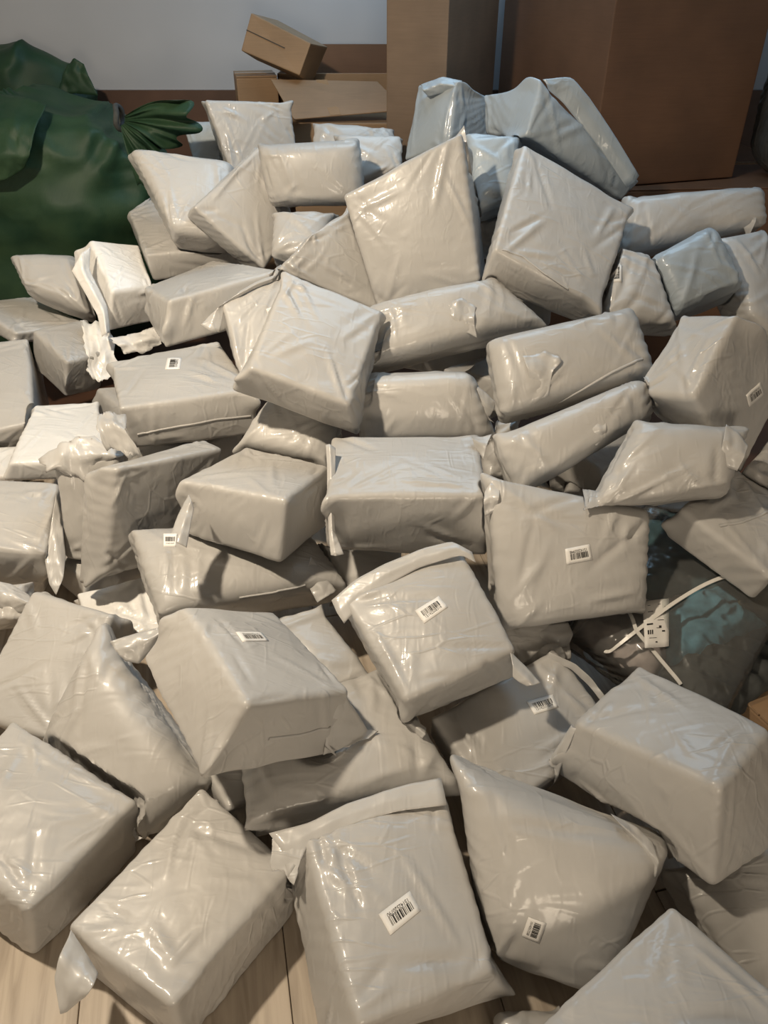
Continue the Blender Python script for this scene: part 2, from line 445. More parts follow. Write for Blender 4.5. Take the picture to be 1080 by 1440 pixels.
# ------------------------------------------------------------------ data (world coordinates in metres)
PARCELS=[
[6,"b",0,6,[[0.4997,0.701,0.2777],[0.6501,0.5154,0.2788],[0.3963,0.345,0.2729],[0.216,0.5067,0.2376],[0.5156,0.7128,0.0832],[0.6637,0.5272,0.0844],[0.4105,0.3533,0.0733],[0.2385,0.5197,0.0448]]],
[3,"b",0,3,[[-0.1465,0.8406,0.2463],[0.1182,0.9559,0.2516],[0.1882,0.6373,0.1788],[-0.0404,0.5441,0.205],[-0.1867,0.8552,0.0968],[0.1014,0.9706,0.1022],[0.2312,0.6588,0.039],[-0.1095,0.5619,0.0599]]],
[2,"b",0,2,[[-0.3802,0.9813,0.2158],[-0.1872,0.8273,0.1711],[-0.3509,0.5802,0.1889],[-0.5694,0.7065,0.1941],[-0.3933,0.9876,0.0198],[-0.1914,0.8408,-0.0146],[-0.3687,0.5886,-0.0041],[-0.5705,0.7138,-0.0005]]],
[1,"b",0,1,[[-0.9249,0.8861,0.2269],[-0.8283,1.1325,0.2298],[-0.5205,0.9749,0.1761],[-0.6577,0.7413,0.1916],[-0.9572,0.8898,0.0382],[-0.8552,1.1336,0.0372],[-0.5564,0.9669,-0.0294],[-0.6953,0.7461,0.0044]]],
[4,"c",0.55,4,[[0.1434,0.8841,0.3757],[0.5232,0.7792,0.2878],[0.3986,0.6165,0.0993],[0.1854,0.6732,0.1185],[0.1627,1.0411,0.2376],[0.5425,0.9362,0.1497],[0.4179,0.7735,-0.0388],[0.2048,0.8302,-0.0196]]],
[5,"b",0,5,[[0.5535,1.1739,0.3733],[0.7077,0.9287,0.4586],[0.572,0.8051,0.4584],[0.3939,1.0353,0.3518],[0.5701,1.1248,0.1645],[0.7586,0.8554,0.2152],[0.5937,0.7524,0.2444],[0.3774,1.0234,0.196]]],
[8,"b",0,8,[[-0.4082,1.1844,0.5269],[-0.2529,1.3116,0.4007],[-0.0717,1.0635,0.4174],[-0.2441,0.9285,0.5324],[-0.5119,1.1608,0.4063],[-0.3084,1.2769,0.2643],[-0.0977,1.0213,0.2702],[-0.3346,0.8836,0.3814]]],
[9,"c",0.75,9,[[-0.79,1.1056,0.1891],[-0.6692,1.2622,0.3883],[-0.4036,0.9974,0.2003],[-0.5171,0.9226,0.1181],[-0.7612,1.2071,0.0723],[-0.6404,1.3638,0.2715],[-0.3748,1.0989,0.0835],[-0.4883,1.0242,0.0013]]],
[10,"b",0,10,[[-0.9032,1.5021,0.2955],[-0.6764,1.4098,0.2967],[-0.7675,1.1597,0.1418],[-1.0176,1.2489,0.136],[-0.8764,1.5744,0.1634],[-0.6473,1.482,0.1645],[-0.7399,1.2314,0.0088],[-0.9875,1.3212,0.004]]],
[13,"b",0,13,[[-0.086,1.2933,0.4496],[0.1715,1.3992,0.5225],[0.2755,1.1582,0.4344],[0.0437,1.0675,0.3833],[-0.0732,1.3381,0.3374],[0.1807,1.4419,0.4074],[0.2927,1.1958,0.3121],[0.0542,1.113,0.2721]]],
[11,"c",0.5,11,[[-0.3079,1.0992,0.277],[-0.0039,1.2269,0.3284],[0.1381,0.9847,0.2554],[-0.2668,0.8907,0.2521],[-0.3066,1.131,0.1432],[-0.0027,1.2587,0.1946],[0.1394,1.0165,0.1216],[-0.2656,0.9225,0.1184]]],
[14,"b",0,14,[[0.1069,1.1315,0.2548],[0.4008,1.2898,0.2973],[0.509,1.1037,0.2363],[0.2342,0.9383,0.1835],[0.1076,1.1682,0.1515],[0.3968,1.3256,0.1928],[0.5073,1.1387,0.1306],[0.232,0.9779,0.0845]]],
[12,"b",0,12,[[-0.2721,1.3565,0.3346],[-0.1579,1.4195,0.3233],[-0.0263,1.232,0.266],[-0.1589,1.1598,0.264],[-0.2847,1.3826,0.2327],[-0.1682,1.4478,0.2247],[-0.0394,1.2592,0.1656],[-0.1707,1.1866,0.1631]]],
[7,"c",0.5,7,[[0.5801,0.8144,0.1949],[0.904,0.9569,0.2],[0.9673,0.7658,0.1307],[0.6866,0.6021,0.0953],[0.5657,0.8578,0.0658],[0.8896,1.0003,0.0709],[0.9529,0.8092,0.0015],[0.6722,0.6455,-0.0338]]],
[16,"c",0.45,16,[[0.2568,1.4981,0.6387],[0.6201,1.4707,0.57],[0.6104,1.3297,0.3925],[0.2787,1.2936,0.3706],[0.2498,1.6087,0.5531],[0.6131,1.5813,0.4845],[0.6035,1.4403,0.307],[0.2717,1.4042,0.285]]],
[15,"b",0,15,[[0.2788,1.3794,0.2895],[0.4442,1.4121,0.3112],[0.4587,1.3121,0.2508],[0.3193,1.2882,0.2418],[0.2795,1.4427,0.1886],[0.4427,1.4749,0.2095],[0.4597,1.3746,0.1488],[0.3173,1.3495,0.1381]]],
[17,"b",0,17,[[-0.1358,1.7825,0.5937],[0.245,1.7828,0.5978],[0.2425,1.5345,0.5755],[-0.1317,1.5343,0.5716],[-0.1355,1.8014,0.4149],[0.2464,1.8012,0.4184],[0.2617,1.5431,0.382],[-0.1437,1.5552,0.3955]]],
[18,"b",0,18,[[-0.5118,1.6397,0.5486],[-0.3923,1.8849,0.5037],[-0.1525,1.7794,0.5072],[-0.2374,1.5386,0.5584],[-0.5263,1.6211,0.4011],[-0.409,1.8569,0.3428],[-0.1595,1.7414,0.332],[-0.2605,1.507,0.3923]]],
[21,"c",0.55,21,[[-0.6526,1.6392,0.4176],[-0.2176,1.75,0.3286],[-0.1108,1.5649,0.3049],[-0.5438,1.4138,0.3364],[-0.6774,1.6733,0.2753],[-0.2424,1.7841,0.1863],[-0.1356,1.599,0.1626],[-0.5686,1.4479,0.1941]]],
[19,"b",0,19,[[-0.6917,1.6954,0.548],[-0.4726,1.9384,0.4654],[-0.5395,1.8646,0.1669],[-0.7594,1.6266,0.2566],[-0.7975,1.7364,0.5047],[-0.5425,2.0018,0.454],[-0.6033,1.9278,0.1554],[-0.8565,1.6557,0.1964]]],
[20,"b",0,20,[[-0.9458,1.8791,0.4292],[-0.7677,1.9204,0.4569],[-0.7974,1.8041,0.1405],[-0.9486,1.8047,0.1727],[-0.9576,1.9951,0.3957],[-0.7813,2.0311,0.4157],[-0.8069,1.9191,0.1056],[-0.9617,1.9167,0.1335]]],
[23,"b",0,23,[[-1.3098,1.9271,0.3744],[-1.0025,1.9866,0.3159],[-0.9652,1.7265,0.2475],[-1.2587,1.6728,0.3144],[-1.3588,1.9513,0.185],[-1.0316,1.9728,0.0721],[-1.0304,1.7612,0.0732],[-1.3355,1.7153,0.1512]]],
[22,"b",0,22,[[-0.8945,1.6909,0.1342],[-0.7021,1.7592,0.1307],[-0.6198,1.5909,0.0832],[-0.803,1.5361,0.106],[-0.8976,1.7121,0.0392],[-0.7074,1.7816,0.0374],[-0.6279,1.6141,-0.0089],[-0.8107,1.5554,0.0083]]],
[24,"c",0.5,24,[[-1.2881,1.5667,0.2585],[-0.9886,1.5883,0.2553],[-0.9568,1.5073,0.2081],[-1.2641,1.4565,0.1697],[-1.2906,1.6389,0.1627],[-0.991,1.6606,0.1595],[-0.9592,1.5796,0.1123],[-1.2666,1.5288,0.074]]],
[36,"b",0,36,[[-0.2737,2.1528,0.9122],[-0.0061,2.1149,0.8149],[-0.0928,1.8047,0.683],[-0.3446,1.835,0.7693],[-0.3018,2.2043,0.8091],[-0.0298,2.1669,0.7126],[-0.0682,1.8445,0.5631],[-0.4123,1.8947,0.6779]]],
[33,"b",0,33,[[-0.8769,2.3026,0.5775],[-0.5609,2.4521,0.5883],[-0.4113,2.1285,0.5641],[-0.761,1.9931,0.5735],[-0.8811,2.3107,0.4327],[-0.5606,2.4587,0.4414],[-0.3956,2.1302,0.4102],[-0.749,2.0036,0.4322]]],
[39,"c",0.5,39,[[-0.3281,2.0298,0.6087],[-0.1296,1.9556,0.5486],[-0.1678,1.851,0.483],[-0.4084,1.9067,0.5167],[-0.3286,2.1002,0.5115],[-0.1301,2.026,0.4514],[-0.1683,1.9214,0.3858],[-0.4088,1.9771,0.4195]]],
[38,"c",0.35,38,[[-0.0792,1.9695,0.6747],[0.2435,1.963,0.6866],[0.3151,1.9,0.5171],[-0.0598,1.9057,0.5043],[-0.0767,2.1053,0.6232],[0.2459,2.0989,0.6351],[0.3176,2.0358,0.4657],[-0.0574,2.0416,0.4529]]],
[37,"c",0.6,37,[[-0.0407,2.2008,0.818],[0.3221,2.2544,0.885],[0.4718,2.1477,0.7826],[-0.0956,2.0644,0.673],[-0.0368,2.3122,0.7112],[0.326,2.3659,0.7782],[0.4756,2.2592,0.6758],[-0.0917,2.1758,0.5662]]],
[61,"c",0.55,61,[[0.5968,1.5663,0.7623],[0.8401,1.5377,0.7627],[0.7795,1.442,0.6475],[0.4765,1.4395,0.6026],[0.6075,1.672,0.6754],[0.8508,1.6434,0.6758],[0.7902,1.5477,0.5606],[0.4872,1.5452,0.5157]]],
[62,"c",0.4,62,[[0.2884,1.6692,0.6605],[0.6536,1.7634,0.7796],[0.6808,1.7054,0.6989],[0.3413,1.5843,0.5413],[0.2861,1.7825,0.5782],[0.6513,1.8766,0.6973],[0.6785,1.8186,0.6166],[0.339,1.6975,0.459]]],
[63,"c",0.45,63,[[0.2895,1.9167,0.8213],[0.661,1.9778,0.8885],[0.712,1.845,0.756],[0.3193,1.7743,0.6752],[0.2912,2.0236,0.7162],[0.6626,2.0847,0.7833],[0.7136,1.9519,0.6508],[0.3209,1.8812,0.57]]],
[60,"b",0,60,[[0.7616,1.8903,0.8852],[0.8252,1.7362,0.9469],[0.7246,1.6239,0.7896],[0.6414,1.7763,0.7255],[0.9223,1.949,0.7135],[1.0292,1.788,0.7654],[0.8953,1.6441,0.5629],[0.7595,1.8681,0.601]]],
[66,"b",0,66,[[0.7038,1.4969,0.5601],[0.8803,1.6344,0.5858],[1.0079,1.4937,0.5437],[0.8754,1.3338,0.486],[0.7011,1.5272,0.4594],[0.8738,1.6668,0.4882],[1.0068,1.5244,0.4437],[0.8694,1.3669,0.3893]]],
[56,"b",0,56,[[0.4318,2.5748,1.1709],[0.7744,2.5221,1.0],[0.6381,2.223,0.7966],[0.3237,2.2619,0.9476],[0.3996,2.6562,1.0673],[0.7406,2.6077,0.9025],[0.6377,2.3075,0.6974],[0.3029,2.3275,0.8214]]],
[48,"b",0,48,[[-0.1224,2.4921,1.0427],[0.2286,2.518,1.2113],[0.2904,2.3403,0.8304],[-0.0113,2.3571,0.7227],[-0.0764,2.764,0.9435],[0.2945,2.7252,1.0198],[0.3517,2.6262,0.7512],[0.0316,2.6283,0.6227]]],
[64,"c",0.4,64,[[0.702,2.4213,0.9176],[0.8289,2.4141,0.8929],[0.8947,2.2485,0.7405],[0.6793,2.2495,0.7563],[0.6967,2.5071,0.8254],[0.8236,2.4999,0.8006],[0.8894,2.3343,0.6483],[0.674,2.3353,0.6641]]],
[58,"c",0.3,58,[[0.8354,2.3779,0.8968],[1.0195,2.4434,0.9759],[1.1154,2.3203,0.8317],[0.9009,2.2632,0.7648],[0.836,2.5123,0.7816],[1.0202,2.5778,0.8606],[1.1161,2.4547,0.7164],[0.9015,2.3976,0.6495]]],
[59,"c",0.4,59,[[1.0862,2.5005,0.9152],[1.2517,2.562,0.9254],[1.2872,2.2861,0.6363],[1.1512,2.3094,0.7472],[1.0502,2.5938,0.8154],[1.2157,2.6553,0.8256],[1.2513,2.3795,0.5364],[1.1152,2.4028,0.6474]]],
[57,"c",0.5,57,[[0.8186,2.6815,1.0079],[1.2497,2.6799,1.0379],[1.2575,2.6073,0.9406],[0.8078,2.5682,0.8525],[0.8254,2.8027,0.9198],[1.2564,2.8012,0.9499],[1.2643,2.7286,0.8526],[0.8146,2.6895,0.7645]]],
[65,"c",0.5,65,[[0.2965,1.9147,0.5535],[0.3872,1.9298,0.5733],[0.3783,1.8336,0.4003],[0.2826,1.8327,0.4009],[0.2957,2.007,0.5029],[0.3864,2.0221,0.5227],[0.3775,1.9259,0.3497],[0.2818,1.925,0.3503]]],
[67,"b",0,67,[[0.8964,1.6206,0.6047],[0.9943,1.7249,0.6283],[1.0687,1.6575,0.6133],[0.9601,1.5463,0.5801],[0.8927,1.6484,0.5086],[0.9924,1.7538,0.5335],[1.0681,1.6852,0.517],[0.9598,1.5745,0.4843]]],
[70,"b",0,70,[[-0.216,1.7179,0.2873],[0.0443,1.7199,0.268],[0.063,1.6109,0.1932],[-0.1468,1.6012,0.2017],[-0.2132,1.7773,0.2038],[0.0415,1.7827,0.1892],[0.0587,1.6718,0.1119],[-0.1556,1.6603,0.1178]]],
[25,"b",0,25,[[-1.2462,2.4688,0.337],[-1.0572,2.5415,0.3144],[-0.907,2.1686,0.2956],[-1.1897,2.0997,0.3238],[-1.2627,2.4705,0.2612],[-1.0579,2.5422,0.2371],[-0.9184,2.1703,0.2198],[-1.2369,2.1063,0.255]]],
[26,"b",0,26,[[-1.5835,2.3448,0.2159],[-1.2929,2.3795,0.2248],[-1.2934,2.2205,0.1936],[-1.5421,2.1842,0.1824],[-1.5811,2.3677,0.1207],[-1.2951,2.4024,0.1296],[-1.2909,2.2425,0.097],[-1.5434,2.2064,0.0862]]],
[27,"b",0,27,[[-1.6672,2.6934,0.4636],[-1.3634,2.7813,0.4582],[-1.2435,2.4137,0.2979],[-1.5452,2.2993,0.2655],[-1.7003,2.8149,0.1632],[-1.4066,2.8875,0.136],[-1.2764,2.5356,-0.0018],[-1.578,2.4248,-0.0291]]],
[28,"b",0,28,[[-1.3346,2.7853,0.4908],[-1.1751,2.924,0.4826],[-1.0712,2.7845,0.4047],[-1.1762,2.6523,0.4222],[-1.3876,2.8168,0.334],[-1.2338,2.9533,0.3228],[-1.1416,2.8113,0.2412],[-1.2295,2.6813,0.2619]]],
[31,"b",0,31,[[-1.1415,3.0566,0.7484],[-0.9901,3.1561,0.7038],[-0.9061,2.9568,0.6053],[-1.0206,2.8388,0.6234],[-1.2602,3.1181,0.6355],[-1.0533,3.2036,0.571],[-0.9266,2.988,0.4492],[-1.078,2.866,0.4615]]],
[30,"c",0.5,30,[[-1.5217,3.1368,0.6832],[-1.2648,3.1441,0.6868],[-1.1871,2.9613,0.5122],[-1.44,3.0139,0.5943],[-1.5219,3.2408,0.5617],[-1.2649,3.2482,0.5652],[-1.1873,3.0654,0.3907],[-1.4402,3.118,0.4727]]],
[29,"b",0,29,[[-1.6999,3.0888,0.4927],[-1.5397,3.2924,0.4452],[-1.257,3.0713,0.4171],[-1.439,2.8592,0.4526],[-1.7129,3.0849,0.4167],[-1.5498,3.2898,0.3711],[-1.2712,3.0683,0.3425],[-1.464,2.8718,0.4002]]],
[35,"b",0,35,[[-0.5153,2.3818,0.7461],[-0.3286,2.4759,0.809],[-0.2592,2.3172,0.6654],[-0.4476,2.2069,0.5795],[-0.531,2.4652,0.6473],[-0.3416,2.5569,0.7067],[-0.2664,2.3981,0.563],[-0.4572,2.2935,0.4851]]],
[34,"b",0,34,[[-0.8756,2.7696,0.663],[-0.6535,2.9585,0.6984],[-0.3593,2.621,0.7723],[-0.6955,2.4311,0.7355],[-0.8687,2.7626,0.5277],[-0.6213,2.9464,0.5557],[-0.3452,2.6071,0.627],[-0.7275,2.409,0.5785]]],
[50,"b",0,50,[[-0.2317,2.5151,0.9148],[-0.1166,2.6307,0.9675],[-0.014,2.4438,0.6928],[-0.3368,2.4596,0.8278],[-0.2784,2.6256,0.8554],[-0.1428,2.7281,0.8894],[-0.0619,2.5547,0.634],[-0.3636,2.5573,0.7501]]],
[49,"c",0.5,49,[[-0.3854,2.8252,0.9268],[-0.185,2.8156,0.9243],[-0.241,2.6837,0.7919],[-0.3911,2.7046,0.8106],[-0.3839,2.9236,0.8272],[-0.1834,2.914,0.8247],[-0.2394,2.7821,0.6923],[-0.3895,2.803,0.711]]],
[43,"c",0.35,43,[[-0.437,2.9133,1.1097],[-0.0963,2.9175,1.1275],[-0.0781,2.8719,0.9305],[-0.4073,2.8761,0.9245],[-0.4371,3.0751,1.0737],[-0.0964,3.0793,1.0915],[-0.0782,3.0337,0.8945],[-0.4074,3.0379,0.8885]]],
[42,"b",0,42,[[-0.6808,2.871,0.917],[-0.4467,3.0632,1.0847],[-0.3432,3.0267,0.8335],[-0.4445,2.8599,0.7022],[-0.7342,2.9773,0.8632],[-0.5104,3.1657,1.0254],[-0.3902,3.1332,0.7799],[-0.5078,2.9652,0.6468]]],
[40,"c",0.22,40,[[-0.9633,3.1948,1.0661],[-0.5881,3.2148,1.0154],[-0.5907,2.9807,0.8043],[-0.7882,2.9468,0.8352],[-0.9853,3.3082,0.938],[-0.6101,3.3282,0.8873],[-0.6128,3.0941,0.6762],[-0.8102,3.0602,0.7071]]],
[41,"b",0,41,[[-1.0671,3.3663,0.7792],[-1.0029,3.5088,0.8182],[-0.5893,3.1158,0.7153],[-0.9226,3.0009,0.7156],[-1.0799,3.4039,0.6847],[-0.9787,3.5346,0.7069],[-0.5911,3.1539,0.6215],[-0.9123,3.0253,0.6023]]],
[44,"c",0.3,44,[[-0.1714,3.2198,1.1018],[0.0578,3.2185,1.0995],[0.066,3.1401,0.9991],[-0.1518,3.105,0.9495],[-0.1711,3.3153,1.0292],[0.0582,3.314,1.0268],[0.0663,3.2356,0.9264],[-0.1514,3.2005,0.8768]]],
[54,"c",0.4,54,[[0.278,2.7972,1.1742],[0.4442,2.7731,1.165],[0.4286,2.6502,1.0018],[0.306,2.6446,0.9686],[0.291,2.9066,1.0928],[0.4573,2.8825,1.0836],[0.4417,2.7596,0.9204],[0.3191,2.7541,0.8873]]],
[55,"c",0.5,55,[[0.3055,2.7913,0.9746],[0.4208,2.7712,0.9412],[0.4134,2.6963,0.8051],[0.3225,2.6993,0.8141],[0.3038,2.8819,0.9235],[0.4191,2.8619,0.8901],[0.4116,2.787,0.754],[0.3207,2.79,0.763]]],
[53,"b",0,53,[[0.5131,2.8417,1.3061],[0.9147,2.9353,0.9942],[0.8528,2.9105,0.9345],[0.4695,2.763,1.1693],[0.3595,3.0906,1.247],[0.7858,3.1847,0.936],[0.7247,3.1533,0.8668],[0.3664,3.0276,1.1326]]],
[51,"b",0,51,[[0.1296,3.3172,1.2522],[0.2648,3.1682,1.2836],[0.2413,3.0955,1.0817],[0.0771,3.2154,1.0087],[0.2708,3.461,1.1956],[0.4065,3.2992,1.2088],[0.4143,3.2739,1.0746],[0.2281,3.3661,0.962]]],
[46,"b",0,46,[[-0.7305,3.5412,1.1775],[-0.3945,3.6007,1.1572],[-0.3739,3.5701,0.9744],[-0.6356,3.4514,0.9101],[-0.7588,3.6563,1.1341],[-0.4304,3.7227,1.1238],[-0.4054,3.6855,0.9315],[-0.6744,3.5717,0.8742]]],
[47,"b",0,47,[[-0.8889,3.7431,1.0731],[-0.7404,3.7027,1.0788],[-0.6672,3.5502,0.9075],[-0.8293,3.6124,0.9328],[-0.853,3.8381,0.9867],[-0.7036,3.8021,0.9988],[-0.6404,3.6516,0.8302],[-0.8008,3.7049,0.8429]]],
[45,"c",0.5,45,[[-0.2744,3.4371,1.1151],[0.0293,3.4271,1.1007],[0.035,3.3691,1.0304],[-0.2854,3.3657,1.0256],[-0.2745,3.5315,1.041],[0.0291,3.5215,1.0266],[0.0349,3.4635,0.9562],[-0.2856,3.4601,0.9515]]],
[71,"c",0.5,71,[[0.2086,0.6173,0.0735],[0.3214,0.6259,0.0696],[0.3649,0.5496,0.0614],[0.2,0.5386,0.0619],[0.2082,0.6325,0.0061],[0.3211,0.6412,0.0022],[0.3645,0.5648,-0.0061],[0.1997,0.5538,-0.0055]]]]
